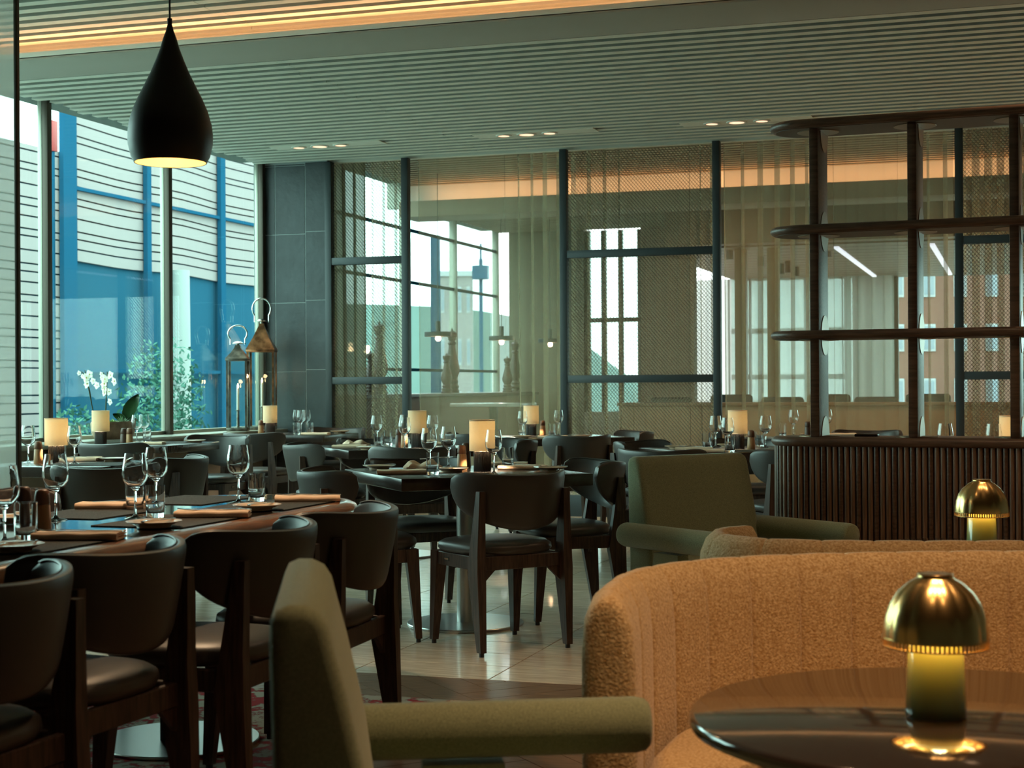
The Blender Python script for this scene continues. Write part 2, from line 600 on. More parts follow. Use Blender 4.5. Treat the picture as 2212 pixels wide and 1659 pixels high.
bw, bl = 0.13, 0.65
near = MB()
for a in range(-60, 60):
    for b in range(-9, 10):
        # herringbone laid at 45 degrees
        for k in (0, 1):
            u = a * bw + b * bl * 1.0
            ox = (a * bw) + b * 2 * bl
            oy = (a * bw)
            if k == 0:
                rect = (ox, ox + bl, oy, oy + bw)
            else:
                rect = (ox + bl, ox + bl + bw, oy + bw - bl, oy + bw)
            g = 0.0015
            v, f = bx(rect[0] + g, rect[1] - g, rect[2] + g, rect[3] - g, -0.006, 0.0)
            ca, sa = math.cos(R(45)), math.sin(R(45))
            v = [(p[0] * ca - p[1] * sa - 1.0, p[0] * sa + p[1] * ca + 2.5, p[2]) for p in v]
            xs = [p[0] for p in v]; ys = [p[1] for p in v]
            if max(ys) < WALL_N + 1.5 or min(ys) > FB or max(xs) < WX or min(xs) > 4.5:
                continue
            if max(ys) > FB - 0.002:
                v, f = cutY((v, f), FB - 0.002, -99, 99, -99)
                if len(f) < 3:
                    continue
            cxm, cym = sum(xs) / 8, sum(ys) / 8
            if -2.4 < cxm < 0.7 and 4.5 < cym:
                mk('floor_board', (v, f), M['board'], floor, 0)
            else:
                near.add((v, f))
o = near.build('herringbone_boards', M['board'], floor, 0); o['kind'] = 'stuff'

# ---- ceilings
ceil = structempty('ceiling', (0, 0, 0))
mk('ceiling_backing', bx(WX - 0.3, WALL_R, WALL_N, 8.95, ZR + 0.055, ZR + 0.2), M['ceilback'], ceil, 0)
mk('ceiling_backing', bx(WX - 0.3, WALL_R, 9.05, PY + 0.1, ZC + 0.055, ZC + 0.14), M['ceilback'], ceil, 0)
mk('cove_back_panel', bx(WX - 0.3, WALL_R, 8.93, 9.05, ZC + 0.022, ZR + 0.2), M['ceil'], ceil, 0)
mk('cove_soffit', bbox(WX, WALL_R, 8.50, 9.05, ZC - 0.0, ZC + 0.022, 0.004), M['band'], ceil)
mk('cove_lip', bbox(WX, WALL_R, 8.50, 8.515, ZC + 0.01, ZC + 0.05, 0.003), M['ceil'], ceil)
PITCH = 0.15
sl_prof = lambda x0, x1, z: loft([[(x, -0.012, z + 0.055), (x, -0.038, z), (x, 0.038, z), (x, 0.012, z + 0.055)] for x in (x0, x1)])
cuts = [WX + 0.02, -4.55, 0.2, WALL_R]
slat_me = [mesh('ceiling_slat', sl_prof(cuts[i] + 0.002, cuts[i + 1] - 0.002, 0), M['ceil'], 0) for i in range(3)]
y = 9.05 + 0.045
DL = 12.34
while y < PY - 0.03:
    for i in range(3):
        o = newobj('ceiling_slat', slat_me[i], ceil); o.location = (0.04 * math.sin(y * 9), y, ZC)
    y += PITCH
y = 8.86
while y > 3.2:
    for i in range(3):
        if i == 2 and y < 6:
            continue
        o = newobj('ceiling_slat', slat_me[i], ceil); o.location = (0.04 * math.sin(y * 9), y, ZR)
    y -= PITCH
# LED strip lying in the cove
mk('cove_led_strip', bx(WX + 0.1, WALL_R - 0.2, 8.60, 8.62, ZC + 0.03, ZC + 0.038), M['ledstrip'], ceil, 0)

# ---- hidden sides of the room
struct('wall_right', bx(WALL_R, WALL_R + 0.15, WALL_N, 27.5, 0, 3.7), M['plaster'])
struct('wall_rear', bx(WX - 0.3, WALL_R, WALL_N - 0.15, WALL_N, 0, 3.7), M['plaster'])

# ---- window wall
SILL = 0.77
WTOP = ZC + 0.16
ys = [PY - 0.04, 11.55, 9.83, 8.10, 6.37, 4.64]
def mullion(Y, name, nd=0.06):
    t = structempty(name, (WX, Y, 0))
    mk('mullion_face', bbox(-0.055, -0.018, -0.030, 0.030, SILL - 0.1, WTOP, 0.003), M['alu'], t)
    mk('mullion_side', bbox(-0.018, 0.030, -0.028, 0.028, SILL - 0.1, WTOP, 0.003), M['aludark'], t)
    return t
for i, Y in enumerate(ys):
    mullion(Y, 'trim_%d' % (i + 1))
for i in range(len(ys) - 1):
    wi = structempty('window_%d' % (i + 1), (WX - 0.05, (ys[i] + ys[i + 1]) / 2, 0))
    hl = (ys[i] - ys[i + 1]) / 2 - 0.02
    mk('pane', bx(-0.006, 0.006, -hl, hl, SILL, WTOP), M['pane'], wi, 0)
    mk('bottom_rail', bbox(-0.03, 0.03, -hl, hl, SILL - 0.04, SILL + 0.03, 0.004), M['alu'], wi)
struct('wall_left', bx(WX - 0.2, WX - 0.02, WALL_N, PY, -0.1, SILL - 0.04), M['plaster'])
struct('wall_left_near', bx(WX - 0.2, WX - 0.02, WALL_N, 4.6, SILL - 0.04, 3.75), M['plaster'])
struct('trim_30', bx(WX - 0.2, WX + 0.02, WALL_N, PY, WTOP - 0.02, 3.75), M['ceil'])
sill = struct('trim_31', bbox(WX - 0.03, WX + 0.26, WALL_N, PY - 0.02, SILL - 0.04, SILL, 0.006), M['alu'])

# ---- slate wall at the corner
wb = structempty('wall_back', (0, PY, 0))
xs0, xs1 = WX - 0.1, onY(709, 800, PY)[0]
mk('grout_bed', bx(xs0, xs1, 0.003, 0.16, 0, ZC + 0.1), M['grout'], wb, 0)
xcuts = [xs0, onY(596, 800, PY)[0], onY(661, 800, PY)[0], xs1]
zc = [0.0]
zz = [onY(640, q, PY)[1] for q in (1100, 952, 803, 654, 506, 358)]
zc = [0.0] + [q for q in zz if 0.05 < q < ZC] + [ZC]
for i in range(3):
    for k in range(len(zc) - 1):
        x0, x1 = xcuts[i] + 0.003, xcuts[i + 1] - 0.003
        zo = 0.02 if i == 2 else 0
        mk('slate_tile', bbox(x0, x1, 0.0, 0.02, max(0, zc[k] + 0.003 + (zo if k else 0)), zc[k + 1] - 0.003 + (zo if k < len(zc) - 2 else 0), 0.002, 1), M['slate'], wb)

# ---- steel and expanded mesh screens
def diamond(W, H, pw=0.030, ph=0.0175, t=0.0056):
    v, f = [], []
    nr = int(H / ph); nc = int(W / (pw / 2))
    for r_ in range(nr):
        for c in range(nc):
            x0, x1 = c * pw / 2, (c + 1) * pw / 2
            up = (c + r_) % 2 == 0
            z0 = r_ * ph + (0 if up else ph); z1 = r_ * ph + (ph if up else 0)
            n = len(v)
            v += [(x0, 0, z0 - t / 2), (x1, 0, z1 - t / 2), (x1, 0.004, z1 + t / 2), (x0, 0.004, z0 + t / 2)]
            f.append((n, n + 1, n + 2, n + 3))
    return v, f

def meshscreen(pxl, pxr, hp, rails, label, rpost=True):
    xl, xr = onY(pxl, 800, PY)[0], onY(pxr, 800, PY)[0]
    t = empty('mesh_screen', (xl, PY, 0))
    wdt = xr - xl
    pw = 0.065
    mk('post', bbox(0, pw, -0.03, 0.05, 0, ZC, 0.004), M['frame'], t)
    if rpost:
        mk('post', bbox(wdt - pw, wdt, -0.03, 0.05, 0, ZC, 0.004), M['frame'], t)
    zl = [0.19] + sorted(rails) + [ZC]
    for z in rails:
        mk('rail', bbox(pw, wdt - (pw if rpost else 0), -0.025, 0.045, z - 0.034, z + 0.034, 0.004), M['frame'], t)
    for a, b in zip(zl[:-1], zl[1:]):
        v, f = diamond(wdt - 2 * pw, b - a - 0.03)
        o = mk('mesh_infill', ([(p[0] + pw, p[1], p[2] + a + 0.02) for p in v], f), M['meshmetal'], t, 0)
        o['kind'] = 'stuff'
    mk('kick_plate', bbox(0.0, wdt, -0.02, 0.03, 0, 0.19, 0.004), M['frame'], t)
    tag(t, label, 'screen', None)
    return t
meshscreen(706, 885, None, [onY(790, 563, PY)[1], onY(790, 822, PY)[1]], 'narrow steel framed mesh screen next to the slate tiled wall')
meshscreen(1212, 1558, None, [onY(1385, 545, PY)[1], onY(1385, 818, PY)[1]], 'wide steel framed mesh screen behind the green armchair')
meshscreen(2065, 2412, None, [onY(2130, 517, PY)[1], onY(2130, 811, PY)[1]], 'steel framed mesh screen behind the open walnut shelves')
for k, (a, b) in enumerate(((885, 1212), (1558, 2065))):
    xa, xb = onY(a, 800, PY)[0], onY(b, 800, PY)[0]
    struct('baseboard_back_%d' % (k + 1), bbox(xa, xb, PY - 0.02, PY + 0.03, 0, 0.17, 0.004), M['frame'])
xa = onY(706, 800, PY)[0]
struct('trim_32', bx(xa, WALL_R, PY + 0.05, PY + 0.12, ZC - 0.0, ZC + 0.45), M['ceil'])

# ---- curtains behind the screens
def curtain(x0, x1, Y, z1, mat, wl, amp, seed, label, name, group=None, z0=0.03):
    rr = random.Random(seed)
    n = int((x1 - x0) / 0.008)
    ph = 0.0
    top, bot = [], []
    off = 0
    for i in range(n + 1):
        x = x0 + (x1 - x0) * i / n
        loc = wl * (0.75 + 0.5 * (0.5 + 0.5 * math.sin(x * 2.3 + seed)))
        ph += 2 * pi * (x1 - x0) / n / loc
        a = amp * (0.6 + 0.4 * math.sin(x * 3.7 + seed * 2))
        yy = Y + a * math.sin(ph) + a * 0.3 * math.sin(2.3 * ph + 1)
        xx = x + a * 1.0 * math.cos(ph)
        yb = Y + a * 1.25 * math.sin(ph + 0.25 * math.sin(x * 5 + seed)) + a * 0.3 * math.sin(2.3 * ph + 1.4)
        top.append((xx, yy, z1)); bot.append((xx + 0.01 * math.sin(x * 7), yb, z0))
    v = bot + top
    m = n + 1
    f = [(i, i + 1, m + i + 1, m + i) for i in range(n)]
    o = mk(name, (v, f), mat, None, 0)
    o.data.polygons.foreach_set('use_smooth', [True] * len(o.data.polygons))
    return tag(o, label, 'curtain', group)
CX = lambda px: onY(px, 800, PY + 0.2)[0]
curtain(CX(716), CX(792), PY + 0.22, ZC + 0.1, M['drape'], 0.085, 0.045, 3, 'dense olive drape gathered behind the narrow mesh screen', 'drape')
curtain(CX(795), CX(884), PY + 0.25, ZC + 0.1, M['sheer'], 0.16, 0.035, 5, 'sheer curtain partly behind the narrow mesh screen', 'sheer_curtain')
curtain(CX(893), CX(1220), PY + 0.22, ZC + 0.1, M['sheer'], 0.17, 0.05, 8, 'sheer curtain hanging between the two mesh screens', 'sheer_curtain')
curtain(CX(1229), CX(1548), PY + 0.24, ZC + 0.1, M['sheer'], 0.13, 0.055, 11, 'sheer curtain pleated behind the wide mesh screen', 'sheer_curtain')
curtain(CX(1556), CX(2063), PY + 0.22, ZC + 0.1, M['sheer'], 0.14, 0.055, 14, 'sheer pleated curtain behind the open walnut shelves', 'sheer_curtain')
curtain(CX(2076), CX(2420), PY + 0.24, ZC + 0.1, M['sheer'], 0.12, 0.055, 17, 'sheer curtain behind the mesh screen beside the shelves', 'sheer_curtain')

# ---- pale fabric panel at the left edge
fx, fy = pd(43, 7.0)
sp = empty('fabric_panel', (fx, fy, 0))
mk('fabric', bx(-1.2, -0.017, -0.004, 0.004, 0.05, ZR - 0.02), M['screenfab'], sp, 0)
mk('edge_trim', bbox(-0.017, 0.0, -0.012, 0.012, 0.0, ZR, 0.003), M['aludark'], sp)
tag(sp, 'tall pale translucent fabric panel with bronze edge trim', 'panel')

# =================================================================== ROOM BEYOND THE CURTAINS
BY0, BYC, BYE = PY + 0.12, 16.75, 20.4
cb = structempty('ceiling_far', (0, 0, 0))
ZB = 3.52
mk('ceiling_backing', bx(WX - 0.3, WALL_R, BY0, BYC + 0.35, ZB + 0.055, ZB + 0.2), M['ceilback'], cb, 0)
mk('cove_back_panel', bx(WX - 0.3, WALL_R, BYC + 0.33, BYC + 0.4, ZC, ZB + 0.2), M['ceil'], cb, 0)
mk('cove_soffit', bbox(WX + 0.05, WALL_R, BYC - 0.15, BYC + 0.4, ZC - 0.16, ZC + 0.02, 0.004), M['warmlit_ceil'], cb)
mk('ceiling_backing', bx(WX - 0.3, WALL_R, BYC + 0.4, BYE + 0.1, ZC + 0.055, ZC + 0.14), M['ceilback'], cb, 0)
mk('cove_led_strip', bx(WX + 0.3, WALL_R - 0.2, BYC + 0.10, BYC + 0.13, ZC + 0.022, ZC + 0.030), M['ledstrip'], cb, 0)
slat_b = [mesh('ceiling_slat', sl_prof(cuts[i] + 0.002, cuts[i + 1] - 0.002, 0), M['warmlit_ceil'], 0) for i in range(3)]
y = BY0 + 0.1
while y < BYE - 0.05:
    if not (BYC - 0.05 > 99 or BYC + 0.30 < y < BYC + 0.46):
        o = newobj('ceiling_slat', slat_b[0], cb); o.location = (0, y, ZB if y < BYC + 0.32 else ZC)
        o = newobj('ceiling_slat', slat_b[1], cb); o.location = (0, y, ZB if y < BYC + 0.32 else ZC)
        o = newobj('ceiling_slat', slat_b[2], cb); o.location = (0, y, ZB if y < BYC + 0.32 else ZC)
    y += PITCH
# its windows on the same facade
yb = [PY + 0.16, 15.2, 17.0, 18.7, BYE]
for i in range(4):
    wi = structempty('window_%d' % (20 + i), (WX - 0.05, (yb[i] + yb[i + 1]) / 2, 0))
    hl = (yb[i + 1] - yb[i]) / 2 - 0.01
    mk('pane', bx(-0.006, 0.006, -hl, hl, 0.6, ZB + 0.1), M['pane'], wi, 0)
    mk('side_rail', bbox(-0.05, 0.05, hl - 0.035, hl, 0.5, ZB + 0.1, 0.004), M['alu'], wi)
    for z in (1.36, 2.40, 3.02):
        mk('glazing_bar', bbox(-0.02, 0.02, -hl, hl, z - 0.018, z + 0.018, 0.004), M['bluemull'], wi)
struct('wall_left_far', bx(WX - 0.2, WX - 0.02, PY, BYE, -0.1, 0.6), M['plaster'])
struct('trim_33', bx(WX - 0.2, WX + 0.02, PY, BYE, ZB + 0.08, 3.85), M['ceil'])
# far wall of this room
xw = onY(1108, 700, BYE)[0]
xw2 = onY(1262, 700, BYE)[0]
xw3 = onY(1385, 700, BYE)[0]
struct('wall_far', bx(xw - 0.05, xw2, BYE, BYE + 0.2, 0, ZC + 0.2), M['olivewall'])
struct('wall_far_window', bx(xw2, xw3, BYE, BYE + 0.2, 0, 0.8), M['plaster'])
wf = structempty('window_30', ((xw2 + xw3) / 2, BYE + 0.1, 0))
hw = (xw3 - xw2) / 2
mk('pane', bx(-hw, hw, -0.006, 0.006, 0.8, ZC), M['pane'], wf, 0)
for q in (-hw + 0.03, -hw * 0.35, hw * 0.25, hw - 0.03):
    mk('glazing_post', bbox(q - 0.03, q + 0.03, -0.04, 0.04, 0.8, ZC, 0.004), M['aludark'], wf)
mk('glazing_bar', bbox(-hw, hw, -0.04, 0.04, 2.02, 2.08, 0.004), M['aludark'], wf)
xw4 = onY(1500, 700, BYE)[0]
struct('wall_far_pier', bx(xw3, xw4, BYE, BYE + 0.2, 0, ZC + 0.2), M['brownwall'])
# deeper room to the right
ZD = 2.86
struct('wall_bulkhead', bx(xw4, WALL_R, 18.6, 18.75, ZD, ZC + 0.2), M['brownwall'])
struct('ceiling_deep', bx(xw4 - 0.3, WALL_R, 18.75, 25.2, ZD, ZD + 0.1), M['woodceil'])
cd = structempty('trim_34', (0, 0, 0))
y = 18.9
while y < 24.9:
    mk('ceiling_board', bbox(xw4 - 0.2, WALL_R, y, y + 0.42, ZD - 0.02, ZD - 0.001, 0.004, 1), M['woodceil'], cd); y += 0.45
GY = 25.0
wd = structempty('window_31', (0, GY, 0))
x0, x1 = xw4 - 0.3, WALL_R
mk('pane', bx(x0, x1, -0.006, 0.006, 0.35, ZD), M['pane'], wd, 0)
for px in (1480, 1605, 1745, 1832, 1935, 2070, 2200):
    q = onY(px, 700, GY)[0]
    mk('glazing_post', bbox(q - 0.05, q + 0.05, -0.05, 0.05, 0.35, ZD, 0.005), M['frame'], wd)
for z in (2.02, 1.28):
    mk('glazing_bar', bbox(x0, onY(1832, 700, GY)[0], -0.04, 0.04, z - 0.04, z + 0.04, 0.005), M['frame'], wd)
struct('wall_far_low', bx(x0, x1, GY - 0.1, GY + 0.1, 0, 0.35), M['plaster'])
curtain(onY(1470, 700, GY - 0.3)[0], onY(1930, 700, GY - 0.3)[0], GY - 0.35, ZD - 0.02, M['farsheer'], 0.22, 0.06, 21, 'far pale sheer curtain across the deep window', 'sheer_curtain')
for px in (1602, 1672):
    q = onY(px, 700, 19.2)[0]
    tag(mk('oak_post', bbox(q - 0.07, q + 0.07, 19.13, 19.27, 0, ZD, 0.006), M['woodpost']), 'slim oak post standing in the far room', 'post', 'oak posts in the far room')
# long tan low wall, its ledge and the seats behind
lx0, lx1 = onY(1338, 870, 15.4)[0], onY(2320, 870, 15.4)[0]
lw = empty('banquette', ((lx0 + lx1) / 2, 15.5, 0))
hwd = (lx1 - lx0) / 2
mk('back_panel', bbox(-hwd, hwd, -0.15, 0.10, 0, 0.955, 0.02, 3), M['tan'], lw)
mk('ledge', bbox(-hwd - 0.01, hwd + 0.01, -0.17, 0.12, 0.955, 0.985, 0.006), M['woodpost'], lw)
tag(lw, 'long tan upholstered banquette back behind the sheer curtains', 'banquette')
for i, px in enumerate((1450, 1580, 1690, 1790, 1893, 2005)):
    X = onY(px, 860, 17.6)[0]
    t = empty('upholstered_chair', (X, 17.6, 0))
    mk('backrest', bbox(-0.24, 0.24, -0.06, 0.06, 0.45, 1.02 + 0.03 * (i % 2), 0.04, 3), M['darksofa'], t)
    mk('seat', bbox(-0.25, 0.25, 0.05, 0.55, 0.32, 0.46, 0.04, 3), M['darksofa'], t)
    for a in (-0.2, 0.2):
        for b in (0.0, 0.5):
            mk('leg', cyl(a, b, 0, 0.45 if b == 0 else 0.33, 0.018, 8), M['black'], t)
    tag(t, 'charcoal upholstered seat beyond the tan banquette', 'chair', 'charcoal seats in the far room')
# sideboard by the far windows with tall turned ornaments
sbx = empty('sideboard', (-6.45, 17.2, 0))
mk('body', bbox(-0.24, 0.24, -2.95, 2.95, 0, 1.04, 0.008), M['brownwall'], sbx)
mk('top', bbox(-0.27, 0.27, -3.0, 3.0, 1.04, 1.08, 0.008), M['darkwood'], sbx)
tag(sbx, 'long dark sideboard below the far room windows', 'sideboard')
LINK[0] = False
orn = empty('turned_ornament')
pr = [(0.0, 0.0), (0.085, 0.0), (0.085, 0.03), (0.07, 0.05), (0.085, 0.08), (0.06, 0.11), (0.075, 0.14), (0.055, 0.17), (0.085, 0.24), (0.09, 0.30), (0.07, 0.40), (0.045, 0.52), (0.04, 0.58), (0.055, 0.60), (0.035, 0.63), (0.055, 0.655), (0.0, 0.66)]
mk('body', lathe(pr, 20), M['darkwood'], orn)
mk('head', lathe([(0.0, 0.64), (0.04, 0.65), (0.062, 0.69), (0.06, 0.73), (0.03, 0.75), (0.0, 0.755)], 20), M['darkwood'], orn)
mk('finial', lathe([(0.0, 0.75), (0.012, 0.752), (0.014, 0.765), (0.006, 0.775), (0.004, 0.79), (0.0, 0.795)], 12), M['darkwood'], orn)
LINK[0] = True
for px, h in ((820, 0.80), (800, 0.46), (977, 0.80), (965, 0.48), (1113, 0.72), (1096, 0.48)):
    Y, _ = onX(px, 800, -6.45 + (0.1 if h < 0.6 else -0.05))
    o = put(orn, ('tall' if h > 0.6 else 'short') + ' turned wooden ornament on the far sideboard', 'ornament', (-6.45 + (0.1 if h < 0.6 else -0.05), Y, 1.08), 0, 'tall turned ornaments' if h > 0.6 else 'short turned ornaments')
    o.scale = (h / 0.8 * (1.25 if h < 0.6 else 1),) * 2 + (h / 0.8,)
# pale table under the far windows
hc = empty('high_table', (*onY(1066, 870, 16.6)[:1], 16.6, 0))
mk('top', bbox(-0.42, 0.42, -0.3, 0.3, 0.93, 0.97, 0.008), M['whitetop'], hc)
mk('column', cyl(0, 0, 0.02, 0.93, 0.05, 16), M['black'], hc)
mk('base', cyl(0, 0, 0, 0.02, 0.28, 24), M['black'], hc)
tag(hc, 'high table with pale glossy top beyond the sheer curtain', 'table')
# disc pendants
for px, py, d in ((947, 731, 17.2), (1084, 739, 18.6), (1189, 744, 19.6)):
    X, Y = pd(px, d)
    zb = CH + (HY(px) - py) / F * d
    t = empty('disc_pendant', (X, Y, zb))
    mk('bulb', lathe([(0.0, -0.03), (0.02, -0.025), (0.03, -0.008), (0.03, 0.008), (0.02, 0.024), (0.0, 0.03)], 16), M['bulb'], t)
    mk('disc', lathe([(0.0, 0.02), (0.148, 0.02), (0.15, 0.025), (0.15, 0.068), (0.146, 0.072), (0.0, 0.072)], 32), M['frame'], t)
    mk('socket', cyl(0, 0, 0.07, 0.19, 0.027, 16), M['frame'], t)
    ztop = (ZB if Y < BYC else ZC) + 0.05
    mk('cord', cyl(0, 0, 0.19, ztop - zb, 0.004, 6), M['black'], t)
    lamp('bulb_light', 'POINT', (0, 0, -0.06), 4, WARM, t, 0.03)
    tag(t, 'disc pendant lamp with bare globe bulb beyond the sheer curtain', 'pendant lamp', 'disc pendants in the far room')
# cylinder spots and light lines in the deep room
for px, py, d in ((1578, 545, 19.4), (1606, 562, 20.6), (1645, 560, 20.4), (1690, 578, 21.6), (1703, 575, 21.2), (1722, 583, 22.2), (1790, 540, 19.6)):
    X, Y = pd(px, d)
    zb = CH + (HY(px) - py) / F * d - 0.09
    t = empty('cylinder_spotlight', (X, Y, zb))
    mk('housing', cyl(0, 0, 0, 0.17, 0.045, 16), M['frame'], t)
    mk('stem', cyl(0, 0, 0.17, max(0.2, ZD - 0.02 - zb), 0.008, 8), M['frame'], t)
    tag(t, 'small black cylinder spotlight under the dark wood ceiling', 'spotlight', 'cylinder spotlights in the far room')
for px in (1840, 2030):
    X = onY(px, 560, 21)[0]
    tag(mk('light_line', bx(X - 0.03, X + 0.03, 19.2, 24.6, ZD - 0.045, ZD - 0.02), emis('pale_light_line', (0.85, 0.9, 1.0), 0.8)), 'thin pale light line in the dark wood ceiling', 'light', 'light lines in the far ceiling')

# =================================================================== OUTDOORS
gr = struct('ground', bx(-160, 160, -60, 260, -1.9, -1.6), M['ground'])
FX = -12.6
bld = empty('clad_building', (FX, 20, -1.6))
def strip(y0, y1, z0, z1, wob, mat, name, x=0.0, parent=bld, t=0.05):
    n = 14
    loops = []
    for i in range(n + 1):
        yy = y0 + (y1 - y0) * i / n
        dz = wob(yy)
        loops.append([(x - t, yy - 20, z0 + dz + 1.6), (x, yy - 20, z0 + dz + 1.6), (x, yy - 20, z1 + dz + 1.6), (x - t, yy - 20, z1 + dz + 1.6)])
    return mk(name, loft(loops), mat, parent, 40)
Yl0 = onX(-60, 500, FX)[0]
Ye = onX(138, 500, FX)[0]
Yr = onX(600, 500, FX)[0]
ztop = onX(90, 318, FX)[1]
zbot = onX(375, 592, FX)[1]
flat = lambda yy: 0.0
def wob(yy):
    s = max(0.0, (yy - Ye) / (Yr - Ye))
    return -0.10 * max(0, s - 0.45) ** 1.4 + 0.015 * math.sin(yy * 2.1)
mk('core', bx(FX - 1.2 - FX, -0.052, Yl0 - 20, Yr - 20, 0, ztop + 1.6 - 0.02), M['bluejoint'], bld, 0)
mk('core', bx(-0.12, -0.052, Ye + 0.3 - 20, Yr - 20, zbot + 1.6 + 0.3, ztop + 1.6 + 2.5), M['bluejoint'], bld, 0)
z = -1.4
pat = [0.165, 0.075, 0.15, 0.12, 0.085, 0.16]
k = 0
while z < ztop - 0.05:
    h = pat[k % 6]
    strip(Yl0, Ye, z, min(z + h, ztop), flat, M['clad'], 'cladding_panel')
    z += h + 0.022; k += 1
z = zbot; k = 2
while z < ztop + 2.3:
    h = pat[k % 6]
    strip(Ye + 0.35, Yr + 0.6, z, z + h, wob, M['clad'], 'cladding_panel')
    z += h + 0.022; k += 1
# blue glazed storey below and its frame
mk('glazing', bx(-0.30, -0.25, Ye - 20, Yr + 1 - 20, 0, zbot + 1.6), M['blueglaze'], bld, 0)
for px, wd_ in ((149, 0.16), (320, 0.06), (480, 0.08)):
    q = onX(px, 500, FX + 0.05)[0]
    mk('glazing_mullion', bx(0.02, 0.09, q - 20 - wd_, q - 20 + wd_, 0, ztop + 1.6 + 2.4), M['bluemull'], bld, 0)
for py in (434, 802):
    zq = onX(300, py, FX + 0.05)[1]
    mk('glazing_transom', bx(0.02, 0.07, Ye - 20, Yr + 1 - 20, zq + 1.6 - 0.025, zq + 1.6 + 0.025), M['bluemull'], bld, 0)
tag(bld, 'white clad building with blue glazed storey outside the windows', 'building')
cY, _ = onX(392, 700, FX + 0.5)
ccol = mk('round_column', lathe([(0.0, 0), (0.16, 0), (0.13, zbot + 1.6), (0, zbot + 1.6)], 24), M['whitecol'])
ccol.location = (FX + 0.5, cY, -1.6)
tag(ccol, 'round white concrete column under the clad building', 'column')
rs = mk('red_sign', bbox(-0.03, 0.03, -0.05, 0.05, -0.16, 0.16, 0.008), M['redsign'])
rY, rZ = onX(117, 294, -9.5)
rs.location = (-9.5, rY, rZ)
tag(rs, 'narrow red sign panel outside beside the window mullion', 'sign')
sp_ = mk('sign_post', cyl(-9.5, rY, -1.6, rZ - 0.16, 0.02, 8), M['bluemull'])
tag(sp_, 'thin steel pole carrying the red sign panel', 'pole')

def tree(px, d, h, rad, n, label, trunk_h, seed, matl=None):
    rr = random.Random(seed)
    X, Y = pd(px, d)
    t = empty('garden_tree', (X, Y, -1.6))
    mk('trunk', tube([(0, 0, 0), (0.03, 0.02, trunk_h * 0.5), (0, 0, trunk_h + 0.4)], [0.05, 0.04, 0.02], 8), M['bark'], t)
    v, f = [], []
    for i in range(n):
        a, b_ = rr.uniform(0, 2 * pi), math.acos(rr.uniform(-1, 1))
        q = rad * rr.uniform(0.35, 1.0)
        c = Vector((q * math.sin(b_) * math.cos(a), q * math.sin(b_) * math.sin(a), trunk_h + 0.2 + q * math.cos(b_) * h / rad * 0.5 + 0.0))
        s = rr.uniform(0.016, 0.03)
        u = Vector((rr.uniform(-1, 1), rr.uniform(-1, 1), rr.uniform(-1, 1))).normalized()
        w_ = u.orthogonal().normalized()
        k = len(v)
        v += [tuple(c - u * s * 1.6), tuple(c + w_ * s * 0.6), tuple(c + u * s * 1.6), tuple(c - w_ * s * 0.6)]
        f.append((k, k + 1, k + 2, k + 3))
    o = mk('foliage', (v, f), matl or M['foliage'], t, 0)
    o['kind'] = 'stuff'
    return tag(t, label, 'tree')
tree(352, 17.5, 2.2, 0.55, 2600, 'leafy young tree outside beyond the window table', 2.1, 1)
tree(160, 17.0, 1.0, 0.35, 900, 'low leafy shrub outside beside the blue glazing', 1.9, 2)

hl = MB()
n = 40
vv = []
for i in range(n + 1):
    a = -150 + 112 * i / n
    vv.append((a, 150, -1.6)); vv.append((a, 165, -1.6 + (8.5 + 4.5 * math.exp(-((a + 72) / 16) ** 2) + 0.8 * math.sin(a * 0.2)) * min(1.0, max(0.0, (-38 - a) / 9.0))))
    vv.append((a, 200, -1.6))
ff = []
for i in range(n):
    for q in (0, 1):
        ff.append((3 * i + q, 3 * i + 3 + q, 3 * i + 4 + q, 3 * i + 1 + q))
struct('hill', (vv, ff), M['hill'])
# buildings far outside
def block(name, px0, px1, py0, d, mat, label, rows, cols, py1=None):
    X0, Y0 = pd(px0, d); X1, Y1 = pd(px1, d)
    W_ = math.hypot(X1 - X0, Y1 - Y0)
    H_ = CH + (HY(px0) - py0) / F * d + 1.6
    t = empty(name, ((X0 + X1) / 2, (Y0 + Y1) / 2, -1.6), math.atan2(Y1 - Y0, X1 - X0))
    mk('wall', bx(-W_ / 2, W_ / 2, 0, W_ * 0.6, 0, H_), mat, t, 0)
    mk('cornice', bx(-W_ / 2 - 0.15, W_ / 2 + 0.15, -0.15, W_ * 0.6, H_, H_ + 0.3), M['whitewin'], t, 0)
    for r_ in range(rows):
        for c in range(cols):
            cx = -W_ / 2 + W_ * (c + 0.5) / cols
            cz = H_ * (r_ + 0.55) / rows
            wwid, hgt = W_ / cols * 0.4, H_ / rows * 0.5
            o = mk('window', bx(cx - wwid / 2, cx + wwid / 2, -0.06, 0.0, cz - hgt / 2, cz + hgt / 2), M['whitewin'], t, 0)
            mk('window_pane', bx(cx - wwid * 0.38, cx + wwid * 0.38, -0.08, -0.06, cz - hgt * 0.42, cz + hgt * 0.42), M['farpane'], o, 0)
    return tag(t, label, 'building')
block('brick_building', 1905, 2380, 560, 46, M['brick'], 'red brick building outside the deep room window', 4, 7)
block('white_building', 948, 1022, 597, 90, M['clad'], 'plain white building far outside the room beyond', 3, 4)
mst = empty('mast', (*pd(1040, 70), -1.6))
hm = CH + (HY(1040) - 560) / F * 70 + 1.6
mk('pole', cyl(0, 0, 0, hm, 0.09, 8), M['bluemull'], mst)
mk('head', cyl(0, 0, hm - 0.9, hm - 0.3, 0.4, 12), M['bluemull'], mst)
mk('antenna', cyl(0, 0, hm, hm + 0.7, 0.05, 6), M['bluemull'], mst)
tag(mst, 'tall thin mast with round head far outside', 'mast')
X, Y = onX(942, 700, -8.2)[0], 0
